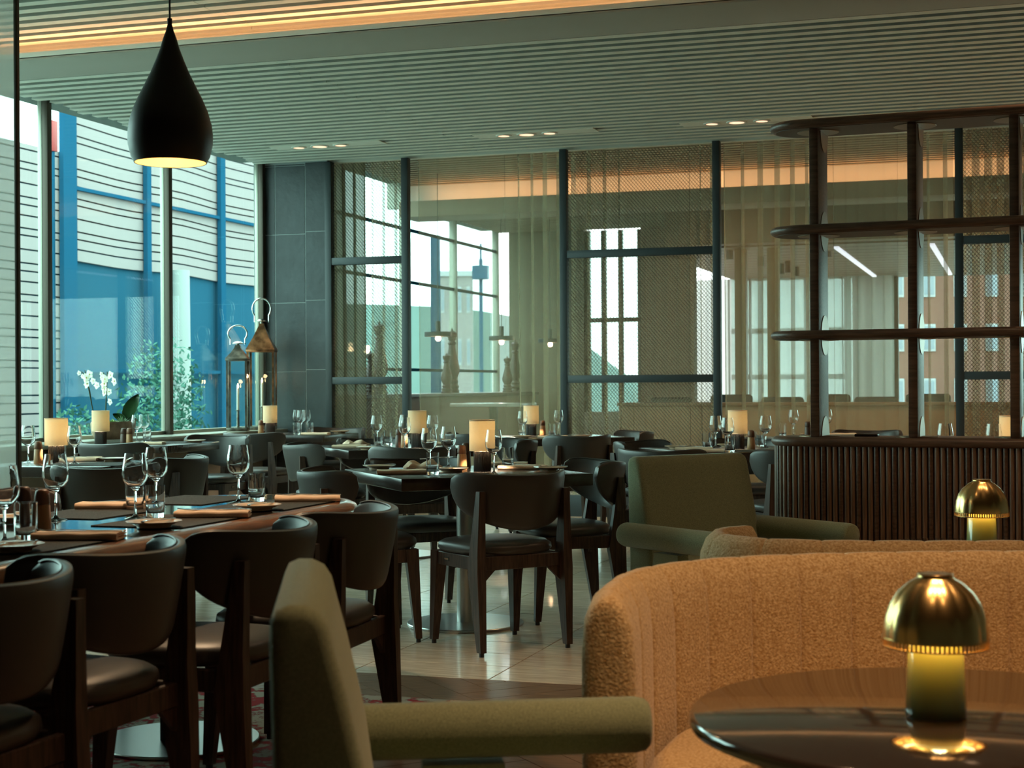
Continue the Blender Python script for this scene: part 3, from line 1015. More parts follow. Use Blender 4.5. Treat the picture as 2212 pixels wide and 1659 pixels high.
pl = mk('street_pole', cyl(0, 0, 0, 5.0, 0.09, 12, 0.07), M['bluemull'])
pl.location = (-8.2, onX(942, 700, -8.2)[0], -1.6)
tag(pl, 'blue grey steel pole outside the far room windows', 'pole')

# =================================================================== FURNITURE PROTOTYPES
LINK[0] = False

# ---- dining chair: front is local +y
def chair_proto():
    t = empty('dining_chair')
    # seat cushion
    hx, hy, cy = 0.235, 0.225, 0.015
    prof = [(0.80, 0.425), (0.95, 0.428), (1.0, 0.445), (0.985, 0.465), (0.90, 0.478), (0.7, 0.486), (0.4, 0.490), (0.05, 0.491)]
    loops = []
    for s, z in prof:
        l = superloop(36, hx * s, hy * s, 3.0, z, 0, cy)
        loops.append([(p[0] * (1 + 0.08 * p[1] / 0.22), p[1], p[2]) for p in l])
    mk('seat', loft(loops), M['leather'], t, 60)
    # wrapped backrest
    Rb, ha, yb = 0.28, R(76), -0.245
    def sec(s):
        a = s * ha
        e = max(0.06, (1 - abs(s) ** 8)) ** 0.4
        zt = 0.780 + 0.026 * abs(s) ** 2
        zb = 0.535 + 0.115 * abs(s) ** 1.8
        zm, hh = (zt + zb) / 2 + 0.02 * (1 - e), (zt - zb) / 2 * e
        return a, zm, hh
    loops = []
    pipe = []
    N = 41
    for i in range(N):
        s = -1 + 2 * i / (N - 1)
        a, zm, hh = sec(s)
        nx, ny = math.sin(a), -math.cos(a)
        cx, cyy = Rb * math.sin(a), yb + Rb * (1 - math.cos(a))
        lp = []
        for k in range(16):
            b = 2 * pi * k / 16
            c, sn = math.cos(b), math.sin(b)
            w_ = 0.017 * math.copysign(abs(c) ** (2 / 3.5), c)
            z = zm + hh * math.copysign(abs(sn) ** (2 / 6), sn)
            lean = -0.05 * (z - 0.55) / 0.25
            lp.append((cx + nx * w_, cyy + ny * w_ + lean, z))
        loops.append(lp)
        for_top = lp[4]
        zt = zm + hh * 0.97
        pipe.append((cx - nx * 0.012, cyy - ny * 0.012 - 0.05 * (zt - 0.55) / 0.25, zt + 0.001))
    b_ = mk('backrest', loft(loops), M['leather'], t, 50)
    mk('piping', tube(pipe[1:-1], 0.0028, 5), M['leather'], b_, 0)
    # legs
    for sx in (-1, 1):
        lg = mk('leg', taper([(sx * 0.222, -0.225, 0.018, 0.030, 0.034), (sx * 0.224, -0.190, 0.36, 0.044, 0.086), (sx * 0.222, -0.196, 0.47, 0.040, 0.066), (sx * 0.217, -0.216, 0.712, 0.030, 0.030)]), M['darkwood'], t)
        mk('glide', cyl(sx * 0.222, -0.225, 0, 0.019, 0.011, 10), M['black'], lg)
        for z in (0.585, 0.675):
            yy = -0.196 - 0.020 * (z - 0.47) / 0.242 - (0.033 - 0.018 * (z - 0.47) / 0.242)
            v, f = lathe([(0.0, 0.0015), (0.007, 0.0015), (0.008, 0.0)], 10)
            mk('screw', ([(sx * 0.2185 + p[0], yy - p[2] + 0.002, z + p[1]) for p in v], f), M['screw'], lg)
        lg = mk('leg', taper([(sx * 0.215, 0.215, 0.018, 0.030, 0.030), (sx * 0.202, 0.185, 0.425, 0.058, 0.060)]), M['darkwood'], t)
        mk('glide', cyl(sx * 0.215, 0.215, 0, 0.019, 0.011, 10), M['black'], lg)
        mk('side_rail', bbox(sx * 0.212 - 0.012, sx * 0.212 + 0.012, -0.18, 0.18, 0.365, 0.425, 0.003, 1), M['darkwood'], t)
    rl = mk('front_rail', bbox(-0.19, 0.19, 0.17, 0.192, 0.375, 0.425, 0.003, 1), M['darkwood'], t)
    rl = mk('rear_rail', bbox(-0.21, 0.21, -0.200, -0.178, 0.365, 0.425, 0.003, 1), M['darkwood'], t)
    for sx in (-1, 1):
        mk('gusset', loft([[(sx * 0.205, yy, 0.37), (sx * 0.205, yy, 0.30), (sx * 0.13, yy, 0.37)] for yy in (-0.197, -0.181)]), M['darkwood'], t, 0)
    tg = mk('maker_tag', bx(-0.2262, -0.2240, 0.055, 0.10, 0.388, 0.406), M['tag'], t, 0)
    fc = bpy.data.curves.new('tag_text', 'FONT')
    fc.body = 'move'; fc.size = 0.015; fc.align_x = 'CENTER'; fc.align_y = 'CENTER'
    fo = bpy.data.objects.new('tag_text', fc)
    col.objects.link(fo)
    lm = bpy.data.meshes.new_from_object(fo)
    bpy.data.objects.remove(fo)
    lm.materials.clear(); lm.materials.append(M['taglet'])
    lt = newobj('tag_lettering', lm, tg)
    lt.matrix_local = Matrix(((0, 0, -1, -0.2265), (-1, 0, 0, 0.0775), (0, 1, 0, 0.397), (0, 0, 0, 1)))
    return t
chair_p = chair_proto()

# ---- glassware
def glass_proto():
    out = [(0.0, 0.0), (0.034, 0.0), (0.036, 0.0015), (0.030, 0.0035), (0.010, 0.008), (0.0045, 0.016), (0.0038, 0.05), (0.0045, 0.088), (0.012, 0.097), (0.028, 0.108), (0.0385, 0.125), (0.0415, 0.143), (0.0400, 0.165), (0.0355, 0.190), (0.0325, 0.210)]
    inn = [(0.0313, 0.210), (0.0343, 0.190), (0.0388, 0.165), (0.0402, 0.143), (0.0372, 0.126), (0.0268, 0.110), (0.011, 0.100), (0.0, 0.098)]
    t = empty('wine_glass')
    mk('bowl_and_stem', lathe(out + inn, 28), M['glass'], t, 60)
    return t.children[0]
def single(name, vf, mat, smooth=60):
    return mk(name, vf, mat, None, smooth)
wine_p = single('wine_glass', lathe([(0.0, 0.0), (0.034, 0.0), (0.036, 0.0015), (0.030, 0.0035), (0.010, 0.008), (0.0045, 0.016), (0.0038, 0.05), (0.0045, 0.088), (0.012, 0.097), (0.028, 0.108), (0.0385, 0.125), (0.0415, 0.143), (0.0400, 0.165), (0.0355, 0.190), (0.0325, 0.210),
    (0.0313, 0.210), (0.0343, 0.190), (0.0388, 0.165), (0.0402, 0.143), (0.0372, 0.126), (0.0268, 0.110), (0.011, 0.100), (0.0, 0.098)], 28), M['glass'])
tumb_p = single('water_tumbler', lathe([(0.0, 0.0), (0.027, 0.0), (0.029, 0.003), (0.031, 0.05), (0.0312, 0.105), (0.0297, 0.105), (0.0295, 0.05), (0.0272, 0.022), (0.020, 0.018), (0.0, 0.017)], 28), M['glass'])
plate_p = single('bread_plate', lathe([(0.0, 0.004), (0.045, 0.004), (0.047, 0.0), (0.050, 0.0), (0.052, 0.006), (0.070, 0.013), (0.082, 0.017), (0.083, 0.019), (0.081, 0.0195), (0.066, 0.016), (0.052, 0.011), (0.0, 0.010)], 36), M['plate'])

def fork_vf():
    prof = [(-0.095, 0.0045, 0.002), (-0.06, 0.0042, 0.002), (0.0, 0.0028, 0.004), (0.035, 0.0028, 0.006), (0.045, 0.008, 0.005), (0.055, 0.0105, 0.004), (0.060, 0.0108, 0.004)]
    t = 0.0018
    mb = MB()
    mb.add(loft([[(-w_, y, z), (w_, y, z), (w_, y, z + t), (-w_, y, z + t)] for y, w_, z in prof]))
    for k in range(4):
        x = -0.0092 + 0.0061 * k
        mb.add(loft([[(x - q, y, z), (x + q, y, z), (x + q, y, z + t), (x - q, y, z + t)] for y, q, z in ((0.058, 0.0016, 0.004), (0.08, 0.0014, 0.004), (0.099, 0.0008, 0.007))]))
    return mb.v, mb.f
fork_p = single('fork', fork_vf(), M['chrome'], 40)
knife_p = single('table_knife', loft([[(-a, y, 0), (b, y, 0), (b, y, t), (-a, y, t)] for y, a, b, t in ((-0.105, 0.006, 0.006, 0.004), (-0.06, 0.006, 0.006, 0.005), (-0.01, 0.004, 0.004, 0.004), (0.0, 0.004, 0.009, 0.002), (0.07, 0.004, 0.010, 0.0018), (0.10, 0.004, 0.006, 0.0016), (0.112, 0.003, 0.0, 0.0015))]), M['chrome'], 40)
bknife_p = single('butter_knife', loft([[(-a, y, 0), (b, y, 0), (b, y, t), (-a, y, t)] for y, a, b, t in ((-0.085, 0.006, 0.006, 0.005), (-0.05, 0.0055, 0.0055, 0.006), (-0.005, 0.0035, 0.0035, 0.004), (0.0, 0.004, 0.008, 0.002), (0.05, 0.004, 0.010, 0.0018), (0.085, 0.002, 0.006, 0.0016))]), M['chrome'], 40)

def napkin_vf():
    # folded cloth: a flattened spiral profile pushed along its length
    L, W = 0.235, 0.11
    path = [(W, 0.0), (0.012, 0.0)]
    for k in range(9):
        a = R(-90 - 180 * k / 8)
        path.append((0.010 + 0.010 * math.cos(a), 0.010 + 0.010 * math.sin(a)))
    path += [(W - 0.004, 0.020), (W, 0.0185), (W - 0.002, 0.0165), (0.02, 0.0155), (0.02, 0.0125), (W + 0.003, 0.013), (W + 0.003, 0.010), (0.02, 0.0095), (0.02, 0.0065), (W + 0.001, 0.0065), (W + 0.001, 0.0)]
    mb = MB()
    loops = []
    n = 10
    for i in range(n + 1):
        y = -L / 2 + L * i / n
        sag = 0.0012 * math.sin(i * 1.3)
        loops.append([(x - W / 2 + 0.002 * math.sin(i * 0.9), y, z + (sag if z > 0.004 else 0)) for x, z in path[:-1]])
    return loft(loops)
napkin_p = single('folded_napkin', napkin_vf(), M['napkin'], 50)

def soft_napkin_vf():
    n = 16
    v, f = [], []
    for side in (0, 1):
        for i in range(n + 1):
            for j_ in range(n + 1):
                x, y = -0.09 + 0.18 * i / n, -0.055 + 0.11 * j_ / n
                e = (1 - abs(2 * i / n - 1) ** 6) * (1 - abs(2 * j_ / n - 1) ** 6)
                z = 0.008 + 0.022 * e * (0.5 + 0.5 * math.sin(i * 0.7 + 1.2 * math.sin(j_ * 0.5))) + 0.01 * e
                v.append((x + 0.01 * math.sin(j_ * 0.6), y + 0.008 * math.sin(i * 0.5), z if side else 0.0))
    m = (n + 1) ** 2
    for i in range(n):
        for j_ in range(n):
            a = i * (n + 1) + j_
            f.append((m + a, m + a + n + 1, m + a + n + 2, m + a + 1))
            f.append((a, a + 1, a + n + 2, a + n + 1))
    rim = [i * (n + 1) for i in range(n + 1)] + [n * (n + 1) + j_ for j_ in range(1, n + 1)] + [i * (n + 1) + n for i in range(n - 1, -1, -1)] + [j_ for j_ in range(n - 1, 0, -1)]
    for a, b in zip(rim, rim[1:] + rim[:1]):
        f.append((a, b, m + b, m + a))
    return v, f
softnap_p = single('rumpled_napkin', soft_napkin_vf(), M['napkin'], 60)
mat_p = single('placemat', loft([[(p[0], p[1], z) for p in roundrect(-0.21, 0.21, -0.155, 0.155, 0.006, 0)] for z in (0.0, 0.003)]), M['mat'], 30)

def mill(bm_, tm_):
    t = empty('pepper_mill')
    mk('body', lathe([(0.0, 0.0), (0.024, 0.0), (0.0255, 0.002), (0.0245, 0.03), (0.0225, 0.076), (0.021, 0.079), (0.0, 0.079)], 24), bm_, t, 45)
    mk('head', lathe([(0.0, 0.080), (0.021, 0.080), (0.0225, 0.082), (0.0215, 0.105), (0.019, 0.118), (0.013, 0.123), (0.0, 0.124)], 24), tm_, t, 45)
    return t
millA_p = mill(M['mill_body'], M['mill_top'])
millB_p = mill(M['mill_dark'], M['mill_dark'])

def tlamp():
    t = empty('table_lamp')
    n = 72
    lo = []
    for z, sc_ in ((0.0, 0.98), (0.003, 1.0), (0.092, 1.0), (0.096, 0.97)):
        lo.append([((0.042 + (0.0013 if k % 2 else -0.0013)) * sc_ * math.cos(2 * pi * k / n), (0.042 + (0.0013 if k % 2 else -0.0013)) * sc_ * math.sin(2 * pi * k / n), z) for k in range(n)])
    mk('base', loft(lo), M['ceramic'], t, 20)
    s = mk('lamp_shade', lathe([(0.0625, 0.098), (0.0635, 0.098), (0.0635, 0.248), (0.0625, 0.248)], 40, True), M['shade'], t, 40)
    mk('trim_ring', lathe([(0.0615, 0.2475), (0.0642, 0.2475), (0.0642, 0.2505), (0.0615, 0.2505)], 40, True), M['napkin'], s, 40)
    mk('diffuser', lathe([(0.0, 0.243), (0.061, 0.243), (0.061, 0.2445), (0.0, 0.2445)], 40), M['shade'], s, 40)
    mk('stem', cyl(0, 0, 0.096, 0.12, 0.010, 12), M['black'], t)
    mk('bulb', lathe([(0.0, 0.12), (0.014, 0.122), (0.018, 0.14), (0.014, 0.156), (0.0, 0.16)], 16), M['pend_in'], t)
    lamp('bulb_light', 'POINT', (0, 0, 0.150), 40.0, (1.0, 0.80, 0.54), t, 0.02)
    return t
tlamp_p = tlamp()

# ---- tables
def square_table(side=0.95, name='dining_table'):
    t = empty(name)
    h = side / 2
    mk('table_top', bbox(-h, h, -h, h, 0.693, 0.75, 0.004, 2), M['tabletop'], t)
    mk('mounting_plate', bx(-0.18, 0.18, -0.18, 0.18, 0.683, 0.693), M['black'], t, 0)
    mk('column', cyl(0, 0, 0.014, 0.683, 0.041, 28), M['steel'], t)
    mk('base_disc', lathe([(0.0, 0.0), (0.284, 0.0), (0.286, 0.003), (0.286, 0.010), (0.283, 0.014), (0.0, 0.014)], 56), M['steel'], t)
    return t
sq95_p = square_table(0.95)
sq76_p = square_table(0.76)
LINK[0] = True

# =================================================================== PLACING HELPERS
TZ = 0.75
TABLES = []
MARG = {'bread_plate': 0.088, 'folded_napkin': 0.125, 'rumpled_napkin': 0.10, 'placemat': 0.20, 'wine_glass': 0.045, 'water_tumbler': 0.04, 'pepper_mill': 0.035, 'table_lamp': 0.066, 'fork': 0.06, 'table_knife': 0.06, 'butter_knife': 0.088}
def settle(x, y, name):
    """keep a thing wholly on the table it stands on"""
    m = MARG.get(name.split('.')[0], 0.05)
    best = min(TABLES, key=lambda t: (t[0] - x) ** 2 + (t[1] - y) ** 2)
    X, Y, rz, h = best
    c, q = math.cos(rz), math.sin(rz)
    a, b = (x - X) * c + (y - Y) * q, -(x - X) * q + (y - Y) * c
    a = min(max(a, -h + m), h - m)
    b = min(max(b, -h + m), h - m)
    return X + a * c - b * q, Y + a * q + b * c
def table(proto, label, X, Y, rz, half):
    TABLES.append((X, Y, rz, half))
    return put(proto, label, 'table', (X, Y, 0), rz)
def chair(label, xc, d, fx, fd, group=None):
    X, Y = c2w(xc, d)
    return put(chair_p, label, 'chair', (X, Y, 0), face(fx, fd), group)
def rchair(label, X, Y, ax, ay, group=None):
    return put(chair_p, label, 'chair', (X, Y, 0), math.atan2(-ax, ay), group)

class Tab:
    """local frame of a table: things are given in its own axes"""
    def __init__(s, X, Y, rz, where, lamp_label=None):
        s.X, s.Y, s.rz, s.where = X, Y, rz, where
    def w(s, a, b):
        c, q = math.cos(s.rz), math.sin(s.rz)
        return (s.X + a * c - b * q, s.Y + a * q + b * c)
    def item(s, proto, kind, cat, a, b, r=0, z=TZ, extra=''):
        x, y = s.w(a, b)
        return put(proto, kind + ' on ' + s.where + extra, cat, (x, y, z), s.rz + r, cat + ' group, ' + s.where)

def setting(T, a, b, r, mat=True, nap=True, soft=False, glass=True, tumbler=True, plate=True, sgn=1):
    """place setting for a diner whose forward direction is angle r (local), centred on (a, b)"""
    c, q = math.cos(r), math.sin(r)
    def L(u, v):
        return (a + u * c - v * q, b + u * q + v * c)
    z = TZ
    if mat:
        T.item(mat_p, 'dark woven placemat', 'placemat', a, b, r)
        z = TZ + 0.003
    def I(p, k, cat, u, v, rr=0, zz=None):
        x, y = L(u, v)
        return T.item(p, k, cat, x, y, r + rr, z if zz is None else zz)
    if nap:
        if soft:
            I(softnap_p, 'rumpled sand linen napkin', 'napkin', 0.03, -0.02, 0.2)
            I(fork_p, 'steel fork resting on a napkin', 'fork', 0.05, -0.01, 1.2, z + 0.042)
        else:
            I(napkin_p, 'folded sand linen napkin', 'napkin', 0.02, -0.03, 0.12)
            I(fork_p, 'steel fork resting on a napkin', 'fork', 0.01, -0.02, 0.3, z + 0.0215)
            I(knife_p, 'steel table knife resting on a napkin', 'knife', 0.04, -0.03, 0.05, z + 0.0215)
    if plate:
        I(plate_p, 'sand stoneware bread plate', 'plate', -0.235 * sgn, 0.02, 0, TZ)
        I(bknife_p, 'butter knife laid across a bread plate', 'knife', -0.235 * sgn + 0.01, 0.02, 1.3, TZ + 0.0198)
    if glass:
        I(wine_p, 'clear stemmed wine glass', 'wine glass', 0.17 * sgn, 0.19, 0, TZ)
    if tumbler:
        I(tumb_p, 'clear straight water tumbler', 'tumbler', 0.245 * sgn, 0.14, 0, TZ)

def lampon(T, a, b):
    x, y = T.w(a, b)
    return put(tlamp_p, 'linen shaded lamp with fluted dark base on ' + T.where, 'table lamp', (x, y, TZ), T.rz, None)

# =================================================================== LONG OVAL TABLE
ox0, ox1, oy0, oy1 = -3.12, -2.27, 1.6, 5.5
ot = empty('oval_table', (0, 0, 0))
ol = roundrect(ox0, ox1, oy0, oy1, 0.40, 0, 14)
prof = [(0.070, 0.750), (0.050, 0.750), (0.030, 0.7465), (0.012, 0.738), (0.002, 0.722), (0.0, 0.708), (0.004, 0.694), (0.016, 0.684), (0.040, 0.680), (0.070, 0.680)]
mk('rim', loft([offloop(ol, o_, z_) for o_, z_ in prof], cap=False), M['rimwood'], ot, 60)
gl = offloop(ol, 0.069, 0)
mk('glass_top', loft([[(p[0], p[1], z_) for p in gl] for z_ in (0.742, 0.750)]), M['blackglass'], ot, 30)
mk('underboard', loft([[(p[0], p[1], z_) for p in gl] for z_ in (0.684, 0.742)]), M['black'], ot, 30)
for yy in (4.50, 2.45):
    c_ = mk('column', bbox(-2.66, -2.58, yy - 0.05, yy + 0.05, 0.012, 0.684, 0.004), M['black'], ot)
    mk('base_disc', [lathe([(0.0, 0.0), (0.262, 0.0), (0.264, 0.003), (0.264, 0.009), (0.261, 0.012), (0.0, 0.012)], 56)][0], M['steel'], ot).location = (-2.62, yy, 0)
tag(ot, 'long oval table with black glass top and rounded wooden rim', 'table')
T0 = Tab(0, 0, 0, 'the long oval glass table')
fr = pi / 2       # diners on the +X side face -X
GL0 = 'clear stemmed wine glass'
for k, (py_, ny) in enumerate(((3.36, 3.71), (4.05, 4.46), (4.71, 5.16))):
    T0.where = ('the mill end of the oval table', 'the middle of the oval table', 'the rounded end of the oval table')[k]
    T0.item(mat_p, 'dark woven placemat', 'placemat', -2.51, (py_ + ny) / 2 + 0.02, pi / 2)
    T0.item(plate_p, 'sand stoneware bread plate', 'plate', -2.445, py_ + 0.015, 0, TZ + 0.003)
    T0.item(bknife_p, 'butter knife laid across a bread plate', 'knife', -2.43, py_ + 0.015, 0.35 - pi / 2 + 1.2, TZ + 0.0228)
    T0.item(napkin_p, 'folded sand linen napkin', 'napkin', -2.455, ny - 0.02, 1.885 + 0.06 * k, TZ + 0.003)
    T0.item(fork_p, 'steel fork resting on a napkin', 'fork', -2.47, ny - 0.02, 2.05, TZ + 0.0235)
    T0.item(knife_p, 'steel table knife resting on a napkin', 'knife', -2.44, ny - 0.01, 1.80, TZ + 0.0235)
T0.where = 'the window side of the oval table'
for px, py, q in ((119, 1124, 'behind the two wooden mills'), (291, 1121, 'beside the pair of tumblers'), (336, 1096, 'behind the pair of tumblers'), (514, 1087, 'near the rounded table end'), (8, 1172, 'in front of the wooden mills')):
    x, y = atz(px, py, TZ)
    put(wine_p, 'clear wine glass ' + q + ' on the oval table', 'wine glass', (x, y, TZ), 0, 'wine glasses on the oval table')
for px, py, q in ((54, 1168, 'in front of the wooden mills'), (334, 1119, 'beside a bread plate and wine glasses'), (290, 1102, 'behind the wine glass pair'), (553, 1084, 'near the rounded table end'), (58, 1128, 'behind the wooden mills')):
    x, y = atz(px, py, TZ)
    put(tumb_p, 'clear water tumbler ' + q + ' on the oval table', 'tumbler', (x, y, TZ), 0, 'tumblers on the oval table')
x, y = atz(90, 1148, TZ); put(millA_p, 'two-tone oak and walnut mill on the long oval glass table', 'pepper mill', (x, y, TZ))
x, y = atz(50, 1139, TZ); put(millB_p, 'dark wooden mill on the long oval glass table', 'pepper mill', (x, y, TZ))
# settings on the window side of the oval table
for ny in (4.48,):
    T0.item(mat_p, 'dark woven placemat', 'placemat', -2.93, ny, pi / 2)
    x, y = atz(182, 1098, TZ); x = max(x, -2.97)
    put(napkin_p, 'folded sand linen napkin on the window side of the oval table', 'napkin', (x, y, TZ + 0.003), 1.885)
    put(fork_p, 'steel fork on the napkin at the window side of the oval table', 'fork', (x + 0.02, y + 0.02, TZ + 0.0235), -1.0)
    x, y = -2.97, 4.12
    put(plate_p, 'sand bread plate on the window side of the oval table', 'plate', (x, y, TZ + 0.003), 0)
x, y = atz(370, 1080, TZ)
put(mat_p, 'dark woven placemat at the window side of the oval table end', 'placemat', (-2.90, y + 0.0, TZ), pi / 2)

G = 'chairs along the open side of the oval table'
chair('dark leather dining chair beside the foreground sage armchair at the oval table', -0.66, 4.86, -0.96, 0.28)
chair('dark leather dining chair, second from the far end of the oval table', -0.845, 4.30, -0.955, 0.30)
chair('dark leather dining chair, third from the far end of the oval table', -1.10, 3.76, -0.93, 0.37)
chair('dark leather dining chair, fourth from the far end of the oval table', -1.22, 3.20, -0.93, 0.37)
rchair('dark leather dining chair on the window side of the oval table', -3.30, 4.72, 1, 0.1)

# =================================================================== SQUARE TABLE IN THE OPEN
e1 = (0.93, 0.37)
X, Y = c2w(-0.235, 7.60)
RZ45 = math.atan2(c2w(*e1)[1], c2w(*e1)[0])
table(sq95_p, 'square dark wood table on a steel pedestal in the open floor', X, Y, RZ45, 0.475)
T4 = Tab(X, Y, RZ45, 'the open-floor square table')
def P4(px, py, proto, label, cat, rz=0, z=TZ, grp=None):
    x, y = settle(*atz(px, py, TZ), proto.name)
    return put(proto, label, cat, (x, y, z), rz, grp)
W4 = 'the open-floor square table'
P4(1041, 1017, tlamp_p, 'linen shaded lamp with fluted dark base on ' + W4, 'table lamp')
for px, py, q in ((926, 1016, 'behind the tumbler'), (968, 1010, 'beside the wooden mills'), (1066, 1024, 'in front of the lamp')):
    P4(px, py, wine_p, 'clear stemmed wine glass ' + q + ' on ' + W4, 'wine glass', 0, TZ, 'wine glasses, square table')
for px, py in ((934, 1026), (1096, 1011)):
    P4(px, py, tumb_p, 'clear water tumbler beside the ' + ('wine glass pair' if px < 1000 else 'folded napkin') + ' on ' + W4, 'tumbler', 0, TZ, 'tumblers, square table')
P4(997, 1015, millA_p, 'two-tone oak and walnut mill on ' + W4, 'pepper mill')
P4(1006, 1008, millB_p, 'dark wooden mill on ' + W4, 'pepper mill')
a0 = YAW
P4(856, 1024, napkin_p, 'folded linen napkin along the edge of ' + W4, 'napkin', a0 + pi / 2 + 0.1)
P4(880, 1006, softnap_p, 'rumpled linen napkin on ' + W4, 'napkin', a0 + 0.2)
P4(905, 1004, fork_p, 'steel fork on the rumpled napkin of ' + W4, 'fork', a0 - 1.0, TZ + 0.042)
P4(800, 1010, plate_p, 'sand bread plate beside the rumpled napkin on ' + W4, 'plate')
P4(800, 1010, bknife_p, 'butter knife across the plate beside the rumpled napkin on ' + W4, 'knife', a0 + 1.5, TZ + 0.0198)
P4(975, 1019, plate_p, 'sand bread plate beside the wooden mills on ' + W4, 'plate')
P4(975, 1019, bknife_p, 'butter knife on the plate beside the wooden mills on ' + W4, 'knife', a0 + 1.4, TZ + 0.0198)
P4(1128, 1014, napkin_p, 'folded linen napkin under a fork and knife on ' + W4, 'napkin', a0 + 1.4)
P4(1125, 1013, fork_p, 'steel fork on the folded napkin of ' + W4, 'fork', a0 + 0.9, TZ + 0.021)
P4(1140, 1014, knife_p, 'steel knife on the folded napkin of ' + W4, 'knife', a0 + 0.6, TZ + 0.021)
P4(1222, 1016, plate_p, 'sand bread plate on the green armchair side of ' + W4, 'plate')
P4(1222, 1016, bknife_p, 'butter knife on the plate on the green armchair side of ' + W4, 'knife', a0 + 1.45, TZ + 0.0198)
P4(1112, 1003, napkin_p, 'plain folded linen napkin on the far edge of ' + W4, 'napkin', a0 + 1.5)
chair('dark leather dining chair with its back to the tan sofa at the open square table', -0.065, 6.98, -0.52, 0.85)
chair('dark leather dining chair between the open square table and the green armchair', 0.27, 7.82, -0.93, -0.25)
chair('dark leather dining chair between the oval table and the open square table', -0.70, 7.22, 0.95, 0.28)
chair('dark leather dining chair facing the lounge at the open square table', -0.47, 8.06, 0.37, -0.93)

# =================================================================== TABLE FACING THE NARROW SCREEN
X, Y = c2w(-0.80, 10.70)
table(sq95_p, 'square dark wood table in front of the narrow mesh screen', X, Y, RZ45, 0.475)
W3 = 'the table by the narrow screen'
P4(901, 966, tlamp_p, 'linen shaded lamp with fluted dark base on ' + W3, 'table lamp')
for px, py, q in ((813, 962, 'by the bread plate'), (863, 958, 'behind the two mills'), (888, 972, 'in front of the lamp'), (934, 962, 'behind the lamp')):
    P4(px, py, wine_p, 'clear wine glass ' + q + ' on ' + W3, 'wine glass', 0, TZ, 'wine glasses, table by the narrow screen')
for px, py, q in ((817, 970, 'bread plate'), (838, 962, 'dark mill')):
    P4(px, py, tumb_p, 'clear water tumbler by the ' + q + ' on ' + W3, 'tumbler', 0, TZ, 'tumblers, table by the narrow screen')
P4(873, 966, millA_p, 'two-tone oak and walnut mill on ' + W3, 'pepper mill')
P4(861, 965, millB_p, 'dark wooden mill on ' + W3, 'pepper mill')
P4(744, 968, napkin_p, 'folded linen napkin along the edge of ' + W3, 'napkin', a0 + pi / 2)
P4(808, 973, plate_p, 'sand bread plate near the edge of ' + W3, 'plate')
P4(752, 966, plate_p, 'sand bread plate at the corner of ' + W3, 'plate')
P4(752, 966, bknife_p, 'butter knife across the corner plate of ' + W3, 'knife', a0 + 1.5, TZ + 0.0198)
P4(768, 962, softnap_p, 'rumpled linen napkin on ' + W3, 'napkin', a0 + 0.5)
P4(996, 960, napkin_p, 'folded linen napkin at the lamp side of ' + W3, 'napkin', a0 + 1.5)
chair('dark leather dining chair with its back to the open square table, facing the narrow screen', -0.66, 9.95, -0.30, 0.95)
chair('dark leather dining chair by the narrow mesh screen', -0.98, 11.25, 0.25, -0.96)
chair('dark leather dining chair facing the curtain side from the middle aisle', -1.24, 10.42, 0.93, 0.30)
chair('dark leather dining chair between the two far square tables', -0.12, 10.95, -0.93, -0.25)

# =================================================================== TABLE BY THE CURTAINS
X, Y = c2w(0.36, 12.62)
table(sq95_p, 'square dark wood table close to the sheer curtains', X, Y, RZ45, 0.475)
W5 = 'the table by the sheer curtains'
P4(1147, 941, tlamp_p, 'linen shaded lamp with fluted dark base on ' + W5, 'table lamp')
for px, py, q in ((1128, 944, 'lamp'), (1206, 940, 'napkin')):
    P4(px, py, wine_p, 'clear wine glass by the ' + q + ' on ' + W5, 'wine glass', 0, TZ, 'wine glasses, table by the curtains')
for px, py, q in ((1109, 939, 'bread plate'), (1192, 943, 'wooden mill')):
    P4(px, py, tumb_p, 'clear water tumbler by the ' + q + ' on ' + W5, 'tumbler', 0, TZ, 'tumblers, table by the curtains')
P4(1172, 940, millA_p, 'two-tone oak and walnut mill on ' + W5, 'pepper mill')
P4(1098, 947, plate_p, 'sand bread plate beside the tumbler on ' + W5, 'plate')
P4(1212, 948, napkin_p, 'folded linen napkin on ' + W5, 'napkin', a0 + 1.5)
P4(1256, 945, plate_p, 'sand bread plate beside the napkin on ' + W5, 'plate')
P4(1256, 945, bknife_p, 'butter knife on the plate beside the napkin on ' + W5, 'knife', a0 + 1.3, TZ + 0.0198)
chair('dark leather dining chair with its back to the open square table, facing the curtains', 0.46, 11.95, -0.40, 0.92)
chair('dark leather dining chair in front of the wide mesh screen', 0.86, 12.72, -0.93, -0.30)
chair('dark leather dining chair on the drape side of the table by the curtains', -0.28, 12.35, 0.93, 0.25)

# =================================================================== CORNER TABLE BELOW THE LANTERNS
table(sq76_p, 'square dark wood table in the corner below the lanterns', -6.0, 12.45, 0, 0.38)
WW = 'the lantern corner table'
P4(583, 937, tlamp_p, 'linen shaded lamp with fluted dark base on ' + WW, 'table lamp')
P4(563, 938, millA_p, 'two-tone oak and walnut mill on ' + WW, 'pepper mill')
for px, py in ((642, 936), (650, 938), (661, 936)):
    P4(px, py, wine_p, 'clear stemmed wine glass on ' + WW, 'wine glass', 0, TZ, 'wine glasses, corner table')
for px, py, q in ((640, 939, 'lamp'), (669, 939, 'napkin')):
    P4(px, py, tumb_p, 'clear water tumbler nearer the ' + q + ' on ' + WW, 'tumbler', 0, TZ, 'tumblers, corner table')
P4(733, 935.5, plate_p, 'sand bread plate on ' + WW, 'plate')
P4(733, 935.5, bknife_p, 'butter knife across the plate on ' + WW, 'knife', a0 + 1.5, TZ + 0.0198)
P4(690, 940, napkin_p, 'folded linen napkin on ' + WW, 'napkin', a0 + 1.4)
